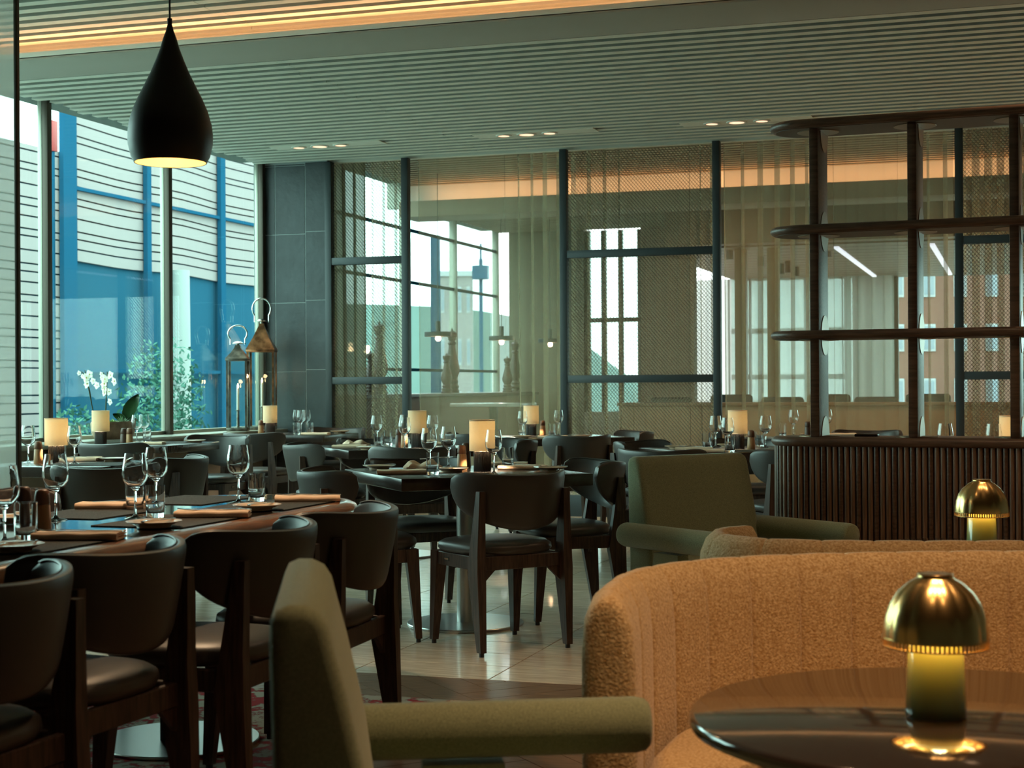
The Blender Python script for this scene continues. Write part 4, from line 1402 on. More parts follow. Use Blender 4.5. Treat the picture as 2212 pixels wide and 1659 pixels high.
rchair('dark leather dining chair with its back to the window tables, facing the corner table', -6.06, 11.76, 0.02, 1)
rchair('dark leather dining chair against the slate tiled wall', -5.95, 12.99, 0, -1)

# =================================================================== WINDOW TABLE BY THE PLANTER
table(sq76_p, 'square dark wood table at the window by the orchid planter', -6.17, 10.20, 0, 0.38)
W2 = 'the planter window table'
P4(196, 962, tlamp_p, 'linen shaded lamp with fluted dark base on ' + W2, 'table lamp')
P4(229, 965, millA_p, 'two-tone oak and walnut mill on ' + W2, 'pepper mill')
P4(243, 963, millB_p, 'dark wooden mill on ' + W2, 'pepper mill')
for px, py, q in ((295, 956, 'beside the napkin'), (320, 953, 'behind the tumbler')):
    P4(px, py, wine_p, 'clear wine glass ' + q + ' on ' + W2, 'wine glass', 0, TZ, 'wine glasses, planter table')
P4(317, 957, tumb_p, 'clear straight water tumbler on ' + W2, 'tumbler')
P4(420, 956, plate_p, 'sand bread plate on ' + W2, 'plate')
P4(420, 956, bknife_p, 'butter knife across the plate on ' + W2, 'knife', a0 + 1.5, TZ + 0.0198)
P4(300, 962, napkin_p, 'folded linen napkin on ' + W2, 'napkin', a0 + 1.5)
P4(370, 956, mat_p, 'dark woven placemat on ' + W2, 'placemat', a0)
rchair('dark leather dining chair facing the lounge at the planter table', -5.98, 10.80, 0, -1)
rchair('dark leather dining chair with its back to the fabric panel table, facing the planter table', -5.98, 9.52, 0.05, 1)

# =================================================================== TABLE BY THE FABRIC PANEL
X, Y = pd(150, 8.60)
table(sq76_p, 'square dark wood table beside the pale fabric panel', X, Y, 0.10, 0.38)
W1 = 'the fabric panel table'
P4(121, 1000, tlamp_p, 'linen shaded lamp with fluted dark base on ' + W1, 'table lamp')
P4(82, 1001, millA_p, 'two-tone oak and walnut mill on ' + W1, 'pepper mill')
for px, py, q in ((60, 1000, 'beside the fabric panel'), (160, 1002, 'beside the tumbler')):
    P4(px, py, wine_p, 'clear wine glass ' + q + ' on ' + W1, 'wine glass', 0, TZ, 'wine glasses, fabric panel table')
P4(151, 992, tumb_p, 'clear straight water tumbler on ' + W1, 'tumbler')
P4(212, 992, napkin_p, 'folded linen napkin on ' + W1, 'napkin', a0 + 1.4)
P4(212, 992, knife_p, 'steel knife on the napkin of ' + W1, 'knife', a0 + 1.3, TZ + 0.021)
P4(246, 996, plate_p, 'sand bread plate on ' + W1, 'plate')
P4(190, 1004, mat_p, 'dark woven placemat on ' + W1, 'placemat', a0)
chair('dark leather dining chair with its back to the oval table, facing the fabric panel table', -2.03, 7.72, -0.25, 0.97)
chair('dark leather dining chair on the aisle side of the fabric panel table', -1.98, 8.55, -0.95, 0.15)

# =================================================================== TABLE AT THE END OF THE COUNTER
X, Y = c2w(1.42, 9.95)
table(sq95_p, 'square dark wood table behind the green armchair at the counter end', X, Y, RZ45 - 0.1, 0.475)
W6 = 'the counter end table'
P4(1593, 969, tlamp_p, 'linen shaded lamp with fluted dark base on ' + W6, 'table lamp')
for px, py, q in ((1545, 967, 'farther from the lamp'), (1571, 975, 'beside the lamp'), (1653, 967, 'beside the ribbed counter')):
    P4(px, py, wine_p, 'clear wine glass ' + q + ' on ' + W6, 'wine glass', 0, TZ, 'wine glasses, counter end table')
for px, py, q in ((1527, 970, 'by the folded napkin'), (1586, 979, 'in front of the lamp'), (1640, 966, 'by the ribbed counter')):
    P4(px, py, tumb_p, 'clear water tumbler ' + q + ' on ' + W6, 'tumbler', 0, TZ, 'tumblers, counter end table')
P4(1622, 971, millA_p, 'two-tone oak and walnut mill on ' + W6, 'pepper mill')
P4(1498, 973, napkin_p, 'folded linen napkin nearest the mesh screen on ' + W6, 'napkin', a0 + 1.4)
P4(1498, 973, fork_p, 'steel fork on the napkin nearest the mesh screen on ' + W6, 'fork', a0 + 1.0, TZ + 0.021)
P4(1462, 969, plate_p, 'sand bread plate at the corner of ' + W6, 'plate')
P4(1534, 981, napkin_p, 'folded linen napkin beside the tumblers on ' + W6, 'napkin', a0 + 1.5)
P4(1560, 964, plate_p, 'sand bread plate behind the wine glasses on ' + W6, 'plate')
P4(1625, 976, mat_p, 'dark woven placemat on ' + W6, 'placemat', a0 + 0.1)
chair('dark leather dining chair directly behind the green armchair', 0.93, 9.28, 0.45, 0.88)
chair('dark leather dining chair beside the wide mesh screen at the counter end table', 0.98, 10.42, 0.75, -0.6)
chair('dark leather dining chair facing the counter end table from the curtain', 1.62, 10.62, -0.25, -0.96)
chair('dark leather dining chair squeezed between the green armchair and the ribbed counter', 1.62, 9.10, -0.30, 0.95)

# =================================================================== TABLES BEHIND THE COUNTER
X, Y = c2w(2.45, 12.0)
table(sq95_p, 'square dark wood table behind the ribbed counter near the curtains', X, Y, RZ45, 0.475)
W7 = 'the table behind the ribbed counter'
for px, py, q in ((1708, 942, 'tumbler'), (1786, 941, 'napkin')):
    P4(px, py, wine_p, 'clear wine glass by the ' + q + ' on ' + W7, 'wine glass', 0, TZ, 'wine glasses behind the counter')
P4(1690, 943, tumb_p, 'clear straight water tumbler on ' + W7, 'tumbler')
P4(1744, 944, millB_p, 'dark wooden mill on ' + W7, 'pepper mill')
P4(1815, 941, napkin_p, 'folded linen napkin on ' + W7, 'napkin', a0 + 1.4)
P4(1870, 943, plate_p, 'sand bread plate beside the napkin on ' + W7, 'plate')
P4(1728, 941, plate_p, 'sand bread plate beside the dark mill on ' + W7, 'plate')
chair('dark leather dining chair under the curtains behind the ribbed counter', 2.85, 12.52, -0.35, -0.93)
X, Y = pd(2125, 8.25)
table(sq95_p, 'square dark wood table directly behind the walnut shelves', X, Y, 0, 0.475)
x, y = settle(*pd(2186, 7.95), 'table_lamp')
put(tlamp_p, 'linen shaded lamp glowing behind the walnut shelf upright', 'table lamp', (x, y, TZ), 0)
x, y = settle(*pd(2041, 8.0), 'wine_glass')
put(wine_p, 'wine glass rising behind the middle shelf upright', 'wine glass', (x, y, TZ), 0)
x, y = settle(*pd(2146, 7.9), 'wine_glass')
put(wine_p, 'wine glass beside the lamp behind the walnut shelves', 'wine glass', (x, y, TZ), 0)

# =================================================================== WALNUT SHELF DIVIDER
def shelf_divider():
    ang = -(R(22.0)) + YAW       # runs 22 degrees to the picture plane
    X, Y = pd(1757, 7.44)
    t = empty('shelf_divider', (X, Y, 0), ang)
    D = 0.36                     # depth, local +y goes away
    L0, L1 = -0.235, 2.35
    hd = D / 2
    yc = 0.155
    def stadium(o, z, n=14):
        r = hd - o
        pts = []
        for k in range(n + 1):
            a = R(90 + 180 * k / n)
            pts.append((L0 + hd + r * math.cos(a), yc + r * math.sin(a), z))
        for k in range(n + 1):
            a = R(-90 + 180 * k / n)
            pts.append((L1 - hd + r * math.cos(a), yc + r * math.sin(a), z))
        return pts
    def slab(z0, z1, name, mat, o=0.0):
        h = z1 - z0
        e = [(0.018, 0.0), (0.006, 0.15), (0.0, 0.4), (0.0, 0.6), (0.006, 0.85), (0.018, 1.0)]
        return mk(name, loft([stadium(o + a, z0 + h * q) for a, q in e]), mat, t, 50)
    zs = [0.872, 1.40, 1.905, 2.42]
    slab(0.868, 0.912, 'counter_top', M['walnut'])
    up_x = [0.0, 0.462, 0.92, 1.38, 1.84]
    for z in (1.385, 1.893, 2.40):
        s = slab(z, z + 0.040, 'shelf', M['walnut'])
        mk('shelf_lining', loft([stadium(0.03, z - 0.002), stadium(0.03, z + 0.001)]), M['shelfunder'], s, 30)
        for x in up_x:
            v, f = lathe([(0.0, -0.0055), (0.098, -0.0055), (0.1, -0.004), (0.1, -0.001), (0.0, -0.001)], 36)
            mk('joint_disc', ([(p[0] + x, p[1] + yc, p[2] + z) for p in v], f), M['disc'], s, 30)
    for x in up_x:
        u = mk('upright', bbox(x - 0.021, x + 0.021, 0.03, 0.28, 0.912, 2.40, 0.004), M['walnut'], t)
        for z in (0.912, 1.405, 1.913, 2.40):
            # vertical joint disc, half sunk into each side of the upright
            lo = []
            for q in (-0.0245, 0.0245):
                pts = []
                for k in range(28):
                    a = 2 * pi * k / 28
                    zz_ = z + 0.098 * math.sin(a)
                    if z < 1: zz_ = max(zz_, 0.913)
                    if z > 2.3: zz_ = min(zz_, 2.399)
                    pts.append((x + q, yc + 0.03 + 0.098 * math.cos(a), zz_))
                lo.append(pts)
            mk('joint_disc', loft(lo), M['disc'], u, 30)
        v, f = lathe([(0.0, 0.0), (0.1, 0.0), (0.1, 0.003), (0.097, 0.004), (0.0, 0.004)], 36)
        mk('joint_disc', ([(p[0] + x, p[1] + yc, p[2] + 0.912) for p in v], f), M['disc'], t, 30)
    mk('core', loft([stadium(0.034, 0.0), stadium(0.034, 0.868)]), M['black'], t, 30)
    mk('plinth', loft([stadium(0.028, 0.0), stadium(0.028, 0.05)]), M['black'], t, 30)
    # rods round the whole body
    rm = mesh('rod', cyl(0, 0, 0.0, 0.818, 0.0118, 10), M['rod'])
    rmd = mesh('rod', cyl(0, 0, 0.0, 0.818, 0.0118, 10), M['walnut'])
    path = stadium(0.026, 0, 40)
    path.append(path[0])
    acc, nxt = 0.0, 0.0
    cnt = 0
    for a, b in zip(path[:-1], path[1:]):
        a, b = Vector(a), Vector(b)
        ln = (b - a).length
        while nxt <= acc + ln and cnt < 199:
            p = a + (b - a) * ((nxt - acc) / ln)
            if p.y < yc + 0.16 or p.x < 0.2:
                o = newobj('rod', rm if cnt % 3 else rmd, t)
                o.location = (p.x, p.y, 0.05)
                cnt += 1
            nxt += 0.0278
        acc += ln
    tag(t, 'walnut room divider with open shelves above a ribbed rod counter', 'shelf')
    return t
sd = shelf_divider()
def onshelf(px, d, z=0.912):
    X, Y = pd(px, d)
    return (X, Y, z)
cs = mk('card_case', bbox(-0.055, 0.055, -0.035, 0.035, 0, 0.012, 0.004), M['phone'])
cs.location = onshelf(1872, 7.52, 0.9125); cs.rotation_euler = (0, 0, -0.05)
tag(cs, 'flat black leather case lying on the ribbed counter top', 'case')

# =================================================================== LOUNGE
def armchair(name, label, xc, d, fx, fd):
    """sage armchair, wedge backrest, two bolster arms; front is local +y, origin under the seat"""
    X, Y = c2w(xc, d)
    t = empty(name, (X, Y, 0), face(fx, fd))
    W = 0.68
    h = W / 2
    pf = [(-0.285, 0.22), (-0.115, 0.22), (-0.130, 0.39), (-0.152, 0.55), (-0.186, 0.70), (-0.206, 0.775), (-0.214, 0.808), (-0.228, 0.830), (-0.250, 0.841), (-0.276, 0.842), (-0.294, 0.834), (-0.303, 0.815), (-0.304, 0.775), (-0.300, 0.60), (-0.292, 0.40)]
    secs = []
    for x, ins in ((-h, 0.022), (-h + 0.003, 0.013), (-h + 0.009, 0.006), (-h + 0.018, 0.0015), (-h + 0.03, 0.0), (h - 0.03, 0.0), (h - 0.018, 0.0015), (h - 0.009, 0.006), (h - 0.003, 0.013), (h, 0.022)):
        lp = offloop(pf, ins, 0)
        secs.append([(x, p[0], p[1]) for p in lp])
    mk('backrest', loft(secs), M['green'], t, 60)
    for sx in (-1, 1):
        pts = [(0, -0.28, 0), (0, -0.272, 0), (0, -0.255, 0), (0, 0.385, 0.0), (0, 0.404, 0), (0, 0.412, 0)]
        rr = [0.040, 0.050, 0.055, 0.055, 0.051, 0.043]
        a = mk('arm', tube([(sx * (h + 0.035), p[1], 0.492) for p in pts], rr, 24), M['green'], t, 50)
        mk('arm_support', taper([(sx * (h + 0.03), 0.06, 0.0, 0.07, 0.26), (sx * (h + 0.03), 0.04, 0.43, 0.06, 0.16)]), M['green'], a)
    lo = []
    for s, z in ((0.94, 0.18), (1.0, 0.20), (1.0, 0.34), (0.97, 0.375), (0.88, 0.388), (0.4, 0.395)):
        lo.append(superloop(32, (h + 0.0) * s, 0.30 * s, 6, z, 0, 0.06))
    mk('seat', loft(lo), M['green'], t, 60)
    mk('plinth', bx(-h + 0.05, h - 0.05, -0.2, 0.28, 0.0, 0.20), M['black'], t, 0)
    return tag(t, label, 'armchair')
armchair('armchair', 'sage green armchair seen from its side in front of the tan sofa', -0.100, 2.68, 1.0, 0.11)
armchair('armchair', 'sage green armchair with bolster arms beside the ribbed counter', 0.97, 7.02, 0.57, -0.82)

def catmull(pts, n):
    P_ = [Vector(p) for p in pts]
    P_ = [P_[0] * 2 - P_[1]] + P_ + [P_[-1] * 2 - P_[-2]]
    out = []
    for i in range(1, len(P_) - 2):
        for k in range(n):
            t_ = k / n
            a, b, c, d_ = P_[i - 1], P_[i], P_[i + 1], P_[i + 2]
            out.append(0.5 * ((2 * b) + (c - a) * t_ + (2 * a - 5 * b + 4 * c - d_) * t_ ** 2 + (3 * b - a - 3 * c + d_) * t_ ** 3))
    out.append(P_[-2])
    return out

def resample(pts, step):
    L = [0]
    for a, b in zip(pts[:-1], pts[1:]):
        L.append(L[-1] + (b - a).length)
    n = max(2, int(round(L[-1] / step)))
    out = []
    j_ = 0
    for i in range(n + 1):
        s = L[-1] * i / n
        while j_ < len(L) - 2 and L[j_ + 1] < s:
            j_ += 1
        q = (s - L[j_]) / max(1e-9, L[j_ + 1] - L[j_])
        out.append(pts[j_].lerp(pts[j_ + 1], q))
    return out, L[-1]

K = 1.22
def zk(z):
    return CH - (CH - z) * K
def curved_sofa(label, campts, side, seat_pts, chan=0.14, thick=0.12, ztop=0.72):
    """campts: inner-face plan in camera axes; side=+1 when the sitter side lies to the right of travel"""
    campts = [(p[0] * K, p[1] * K) for p in campts]
    seat_pts = [(p[0] * K, p[1] * K) for p in seat_pts]
    pts = [Vector((*c2w(*p), 0)) for p in campts]
    o0 = sum(pts, Vector()) / len(pts)
    t = empty('curved_sofa', (o0.x, o0.y, 0))
    pts = [p - o0 for p in pts]
    fine, Lt = resample(catmull(pts, 24), 0.004)
    def at_s(q):
        q = min(max(q, 0), Lt - 1e-6) / Lt * (len(fine) - 1)
        i_ = min(int(q), len(fine) - 2)
        return fine[i_].lerp(fine[i_ + 1], q - i_), (fine[min(i_ + 4, len(fine) - 1)] - fine[max(i_ - 3, 0)]).normalized()
    stations = [(0.0, 0.034), (0.004, 0.018), (0.012, 0.007), (0.025, 0.001)]
    q = chan * 1.0
    while q < Lt - 0.06:
        stations += [(q - 0.022, -0.001), (q - 0.0075, 0.001), (q - 0.0035, 0.004), (q, 0.0085), (q + 0.0035, 0.004), (q + 0.0075, 0.001), (q + 0.022, -0.001), (q + chan / 2, -0.004)]
        q += chan
    stations = sorted(x for x in stations if x[0] < Lt - 0.03) + [(Lt - 0.025, 0.001), (Lt - 0.012, 0.007), (Lt - 0.004, 0.018), (Lt, 0.034)]
    loops = []
    for q, g in stations:
        c0, tg = at_s(q)
        out_ = Vector((-tg.y, tg.x, 0)) * side        # away from the sitter
        endq = q < 0.03 or q > Lt - 0.03
        gi = g
        go = g if endq else g * 0.5
        gz = g * 0.9 if endq else g * 0.35
        pf = [(gi, 0.08), (gi, 0.36), (0.003 + gi, 0.58), (0.010 + gi, 0.658 - gz * 0.5), (0.028 + gi * 0.7, 0.698 - gz), (0.048, ztop - gz), (0.074, ztop - gz), (0.098 - go * 0.7, 0.698 - gz), (0.114 - go, 0.658 - gz * 0.5), (thick - go, 0.58), (thick - go, 0.36), (thick - go, 0.08)]
        loops.append([tuple(c0 + out_ * w_ + Vector((0, 0, z))) for w_, z in pf])
    v, f = loft(loops, cap=False)
    for base_ in (0, (len(loops) - 1) * 12):
        for k in range(5):
            quad = (base_ + k, base_ + k + 1, base_ + 10 - k, base_ + 11 - k)
            f.append(quad if base_ else tuple(reversed(quad)))
    if side < 0:
        f = [tuple(reversed(x)) for x in f]
    mk('backrest', (v, f), M['boucle'], t, 80)
    sp_ = [Vector((*c2w(*p), 0)) - o0 for p in seat_pts]
    m_ = len(sp_)
    cen = sum(sp_, Vector()) / m_
    lo = []
    for s, z in ((0.97, 0.07), (1.0, 0.10), (1.0, 0.30), (0.985, 0.33), (0.95, 0.345), (0.6, 0.352)):
        lo.append([tuple(cen + (p - cen) * s + Vector((0, 0, z))) for p in sp_])
    mk('seat', loft(lo), M['boucle'], t, 60)
    lo = [[tuple(cen + (p - cen) * 0.9 + Vector((0, 0, z))) for p in sp_] for z in (0.0, 0.08)]
    mk('plinth', loft(lo), M['black'], t, 0)
    return tag(t, label, 'sofa')

inner = [(0.215, 2.68), (0.230, 2.84), (0.29, 3.05), (0.41, 3.20), (0.59, 3.29), (0.87, 3.335), (1.15, 3.33), (1.42, 3.22), (1.62, 3.02), (1.72, 2.75)]
seatp = [(0.24, 2.72), (0.25, 2.86), (0.31, 3.04), (0.43, 3.18), (0.60, 3.27), (0.87, 3.315), (1.15, 3.31), (1.40, 3.20), (1.59, 3.01), (1.69, 2.76), (1.55, 2.72), (1.40, 2.86), (1.15, 2.93), (0.85, 2.95), (0.66, 2.92), (0.52, 2.84), (0.46, 2.74)]
curved_sofa('curved tan boucle sofa wrapping the round lounge table', inner, 1, seatp)
inner2 = [(0.66, 4.02), (0.575, 3.93), (0.575, 3.80), (0.66, 3.72), (0.85, 3.675), (1.2, 3.66), (1.6, 3.68), (2.0, 3.78), (2.35, 4.0)]
seat2 = [(0.68, 3.98), (0.61, 3.90), (0.61, 3.82), (0.70, 3.75), (0.86, 3.705), (1.2, 3.69), (1.6, 3.71), (1.97, 3.81), (2.3, 4.02), (2.1, 4.2), (1.9, 4.1), (1.6, 4.05), (1.2, 4.03), (0.95, 4.03), (0.8, 4.05)]
curved_sofa('curved tan boucle sofa standing back to back behind the first', inner2, -1, seat2)

def lounge_table(xc, d, r, label):
    X, Y = c2w(xc * K, d * K)
    r *= K
    t = empty('lounge_table', (X, Y, 0))
    zt = zk(0.66)
    mk('table_top', lathe([(0.0, zt - 0.03), (r - 0.014, zt - 0.03), (r - 0.003, zt - 0.025), (r, zt - 0.015), (r - 0.003, zt - 0.005), (r - 0.010, zt), (0.0, zt)], 72), M['lounge'], t, 40)
    mk('column', cyl(0, 0, 0.014, zt - 0.03, 0.035, 24), M['black'], t)
    mk('base_disc', lathe([(0.0, 0.0), (0.24, 0.0), (0.24, 0.01), (0.236, 0.014), (0.0, 0.014)], 48), M['black'], t)
    return tag(t, label, 'table')
lounge_table(0.68, 2.38, 0.41, 'round dark lacquered lounge table in front of the tan sofa')
lounge_table(1.42, 4.70, 0.40, 'round dark lacquered lounge table behind the sofas by the ribbed counter')

def mushroom(px, d, label):
    X, Y = pd(px, d * K)
    t = empty('mushroom_lamp', (X, Y, zk(0.66)), 0.3)
    t.scale = (K, K, K)
    mk('base', lathe([(0.0, 0.0), (0.044, 0.0), (0.046, 0.002), (0.0455, 0.02), (0.040, 0.130), (0.036, 0.136), (0.0, 0.136)], 40), M['ombre'], t, 50)
    prof = [(0.079, 0.120), (0.0785, 0.134), (0.075, 0.154), (0.068, 0.173), (0.056, 0.191), (0.040, 0.205), (0.028, 0.212), (0.026, 0.215), (0.026, 0.218)]
    n = 120
    rib = lambda r, k: r + (0.0026 * (r / 0.079) if r > 0.03 else 0) * (abs(math.cos(12 * pi * k / n)) - 0.6)
    lo = []
    for r, z in prof:
        lo.append([(rib(r, k) * math.cos(2 * pi * k / n), rib(r, k) * math.sin(2 * pi * k / n), z) for k in range(n)])
    lo2 = [[(p[0] * 0.97, p[1] * 0.97, p[2] - 0.0005) for p in l] for l in reversed(lo)]
    s = mk('lamp_shade', loft(lo + lo2, cap=False), M['brass'], t, 50)
    mk('top_disc', lathe([(0.0, 0.216), (0.026, 0.216), (0.027, 0.2175), (0.026, 0.219), (0.0, 0.219)], 32), M['brass'], s, 40)
    mb = MB()
    mb.add(lathe([(0.0765, 0.108), (0.0805, 0.108), (0.0805, 0.1105), (0.0765, 0.1105)], 48, True))
    mb.add(lathe([(0.0765, 0.1195), (0.0805, 0.1195), (0.0805, 0.1215), (0.0765, 0.1215)], 48, True))
    for k in range(72):
        a = 2 * pi * k / 72
        mb.add(box(0.079, 0, 0.115, 0.0015, 0.0034, 0.0095), Matrix.Rotation(a, 4, 'Z'))
    mb.build('slotted_rim', M['brass'], s, 30)
    mk('light_ring', lathe([(0.056, 0.146), (0.063, 0.146), (0.063, 0.150), (0.056, 0.150)], 40, True), emis('lamp_ring', (1.0, 0.74, 0.30), 9), t, 30)
    lamp('ring_light', 'POINT', (0, 0, 0.158), 1.1, (1.0, 0.78, 0.42), t, 0.015)
    return tag(t, label, 'table lamp')
mushroom(2018, 2.37, 'brass mushroom lamp with green ombre glass base on the near lounge table')
mushroom(2119, 4.67, 'brass mushroom lamp with green base in front of the ribbed counter')

# =================================================================== RUG
rg = mk('rug', bbox(-4.3, -1.93, 1.4, 5.39, 0.0, 0.006, 0.002, 1), M['rug'])
tag(rg, 'red and grey distressed patterned rug under the oval table', 'rug')
for o in list(bpy.data.objects):
    if o.parent is None and o.name.split('.')[0] in ('dining_chair', 'oval_table') and o.users_collection and -4.3 < o.location.x < -1.6 and o.location.y < 5.2:
        o.location.z = 0.006 if o.name.startswith('dining') else 0.0
for ch in ot.children:
    if ch.name.split('.')[0] in ('base_disc',):
        ch.location.z = 0.006

# =================================================================== BLACK PENDANT
X, Y = pd(371, 5.31)
zb = CH + (HY(371) - 352) / F * 5.31
pdn = empty('drop_pendant', (X, Y, zb))
s_ = 5.31 / F
pp = [(77, 0), (84, 14), (90, 40), (90.5, 62), (88, 84), (80, 112), (68, 140), (54, 168), (41, 195), (30, 222), (21, 246), (14, 270), (8.5, 285), (5.5, 297), (4, 303)]
out = [(a * s_, b * s_) for a, b in pp]
inn = [(max(0.001, a * s_ - 0.003), b * s_ + 0.001) for a, b in reversed(pp[:11])]
mk('shade', lathe(out + [(0.0, 303 * s_)], 48), M['pend_out'], pdn, 60)
mk('inner_lining', lathe([(a, b) for a, b in inn] , 48), M['pend_in'], pdn, 60)
mk('cap', cyl(0, 0, 300 * s_, 312 * s_, 0.0085, 12), M['black'], pdn)
mk('cord', cyl(0, 0, 311 * s_, ZR + 0.05 - zb, 0.0035, 8), M['black'], pdn)
mk('bulb', lathe([(0.0, 0.06), (0.02, 0.065), (0.028, 0.09), (0.02, 0.115), (0.0, 0.12)], 16), M['bulb'], pdn)
lamp('bulb_light', 'POINT', (0, 0, 0.045), 2, WARM, pdn, 0.03)
lamp('bulb_beam', 'SPOT', (0, 0, 0.05), 34, (1.0, 0.70, 0.42), pdn, 0.03, spot_size=R(115), spot_blend=0.6)
tag(pdn, 'black drop shaped pendant lamp with gold inside over the oval table', 'pendant lamp')

# =================================================================== DOWNLIGHTS
def downlight(X, Y, z, big, energy, label, group, angle=80, emit=True):
    t = empty('downlight', (X, Y, z))
    r = 0.062 if big else 0.048
    mk('trim_ring', lathe([(r, -0.006), (r + 0.018, -0.006), (r + 0.020, -0.002), (r + 0.020, 0.002), (r, 0.002)], 28, True), M['ceil'], t, 40)
    mk('lens', lathe([(0.0, -0.003), (r, -0.003), (r, -0.001), (0.0, -0.001)], 28), M['spotglow'], t, 40)
    l = lamp('downlight_beam', 'SPOT', (0, 0, -0.02), energy, WARM, t, 0.04, spot_size=R(angle), spot_blend=0.8)
    return tag(t, label, 'downlight', group)
for gx, nm in ((-5.76, 'near the slate wall'), (-3.87, 'in front of the narrow mesh screen'), (-2.11, 'in front of the wide mesh screen')):
    pl = mk('downlight_plate', bbox(gx - 0.45, gx + 0.6, DL - 0.10, DL + 0.10, ZC - 0.008, ZC - 0.001, 0.002, 1), M['ceil'])
    tag(pl, 'flat ceiling plate carrying three downlights ' + nm, 'plate')
    for k in (-1, 0, 1):
        downlight(gx + 0.2 * k, DL, ZC - 0.010, k == 0, 14, ('larger middle' if k == 0 else 'small round') + ' recessed downlight ' + nm, 'downlights ' + nm)
for xc, d, en in ((0.70, 2.75, 115), (1.45, 2.85, 105), (0.35, 4.6, 12), (1.75, 5.7, 24), (2.4, 5.5, 30), (0.9, 1.6, 14)):  # pair over the sofa inferred from its glow; counter ones added as warm fill
    X, Y = c2w(xc, d)
    downlight(X, Y, ZR - 0.002, False, en, 'unseen round downlight above the lounge and counter', 'downlights above the lounge', 75 if en > 50 else 100)

for xc, d, en in ((3.2, 8.2, 50), (4.1, 10.2, 50), (4.6, 7.6, 40), (2.75, 7.0, 30), (4.6, 11.5, 50)):  # added warm fill out of frame, bouncing off the floor to the ceiling
    X, Y = c2w(xc, d)
    downlight(X, Y, (ZR if Y < 8.45 else ZC) - 0.002, False, en, 'added out-of-frame fill downlight behind the walnut shelves', 'fill downlights behind the counter', 110)

for X in (-2.2, -0.2, 1.8, 3.8):  # added to warm the far room, hidden by the lower ceiling
    downlight(X, 14.35, ZB - 0.002, False, 55, 'added unseen fill downlight in the room beyond the curtains', 'fill downlights beyond the curtains', 110)

# =================================================================== LANTERNS ON THE SILL
def lantern(px, w_, ztop_body, zroof, zcap, label, roofmat, ring_h, ring_w, dx):
    Y, _ = onX(px, 800, WX + 0.14)
    t = empty('lantern', (WX + 0.13 + dx, Y, SILL), 0.35)
    h = w_ / 2
    mk('base', bbox(-h, h, -h, h, 0, 0.03, 0.004), M['pewter'], t)
    for a in (-1, 1):
        for b in (-1, 1):
            mk('corner_post', bx(a * (h - 0.009) - 0.009, a * (h - 0.009) + 0.009, b * (h - 0.009) - 0.009, b * (h - 0.009) + 0.009, 0.03, ztop_body), roofmat, t, 0)
    for a in (-1, 1):
        mk('pane', bx(-h + 0.012, h - 0.012, a * (h - 0.006) - 0.0015, a * (h - 0.006) + 0.0015, 0.03, ztop_body), M['lanternpane'], t, 0)
        mk('pane', bx(a * (h - 0.006) - 0.0015, a * (h - 0.006) + 0.0015, -h + 0.012, h - 0.012, 0.03, ztop_body), M['lanternpane'], t, 0)
    mk('top_frame', bbox(-h - 0.006, h + 0.006, -h - 0.006, h + 0.006, ztop_body, ztop_body + 0.022, 0.003), roofmat, t)
    mk('roof', loft([[(-q, -q, z), (q, -q, z), (q, q, z), (-q, q, z)] for q, z in ((h + 0.008, ztop_body + 0.022), (h * 0.62, ztop_body + 0.022 + (zroof - ztop_body) * 0.42), (0.025, zroof), (0.022, zroof + 0.02))]), roofmat, t, 20)
    mk('cap', lathe([(0.0, zcap - 0.02), (0.048, zcap - 0.016), (0.052, zcap - 0.008), (0.030, zcap + 0.004), (0.0, zcap + 0.01)], 24), M['chrome'], t, 50)
    mk('neck', cyl(0, 0, zroof + 0.015, zcap - 0.015, 0.014, 12), M['pewter'], t)
    pts = []
    for k in range(25):
        a = R(-40 + 260 * k / 24)
        pts.append((ring_w * math.cos(a), 0.0, zcap + ring_h * 0.62 + ring_h * 0.6 * math.sin(a) * 0.98))
    mk('handle', tube(pts, 0.0075, 8), M['chrome'], t, 60)
    for sgn in (-1, 1):
        mk('handle_pin', cyl(sgn * ring_w * 0.77, 0, zcap - 0.02, zcap + ring_h * 0.62 - ring_h * 0.36, 0.006, 8), M['chrome'], t)
    tag(t, label, 'lantern')
    c = empty('candle', (t.location.x, Y, SILL + 0.03))
    ch_ = ztop_body * 0.50
    mk('holder', lathe([(0.0, 0.0), (0.035, 0.0), (0.035, 0.006), (0.014, 0.012), (0.012, ch_ * 0.48), (0.022, ch_ * 0.5), (0.022, ch_ * 0.51), (0.0, ch_ * 0.51)], 20), M['pewter'], c, 50)
    mk('wax', lathe([(0.0, ch_ * 0.51), (0.012, ch_ * 0.51), (0.011, ch_ * 1.12), (0.007, ch_ * 1.135), (0.0, ch_ * 1.13)], 16), M['wax'], c, 50)
    mk('flame', lathe([(0.0, ch_ * 1.13), (0.006, ch_ * 1.13 + 0.008), (0.0075, ch_ * 1.13 + 0.016), (0.004, ch_ * 1.13 + 0.032), (0.0, ch_ * 1.13 + 0.045)], 12), M['flame'], c, 60)
    lamp('flame_light', 'POINT', (0, 0, ch_ * 1.13 + 0.06), 0.5, WARM, c, 0.02)
    return tag(c, 'lit ivory candle inside the ' + label.split(' lantern')[0] + ' lantern', 'candle')
lantern(516, 0.185, 0.63, 0.755, 0.80, 'shorter pewter roofed glass lantern on the window sill', M['pewter'], 0.125, 0.085, 0.0)
lantern(568, 0.25, 0.72, 0.965, 1.02, 'taller copper roofed glass lantern on the window sill', M['copper'], 0.165, 0.085, 0.0)

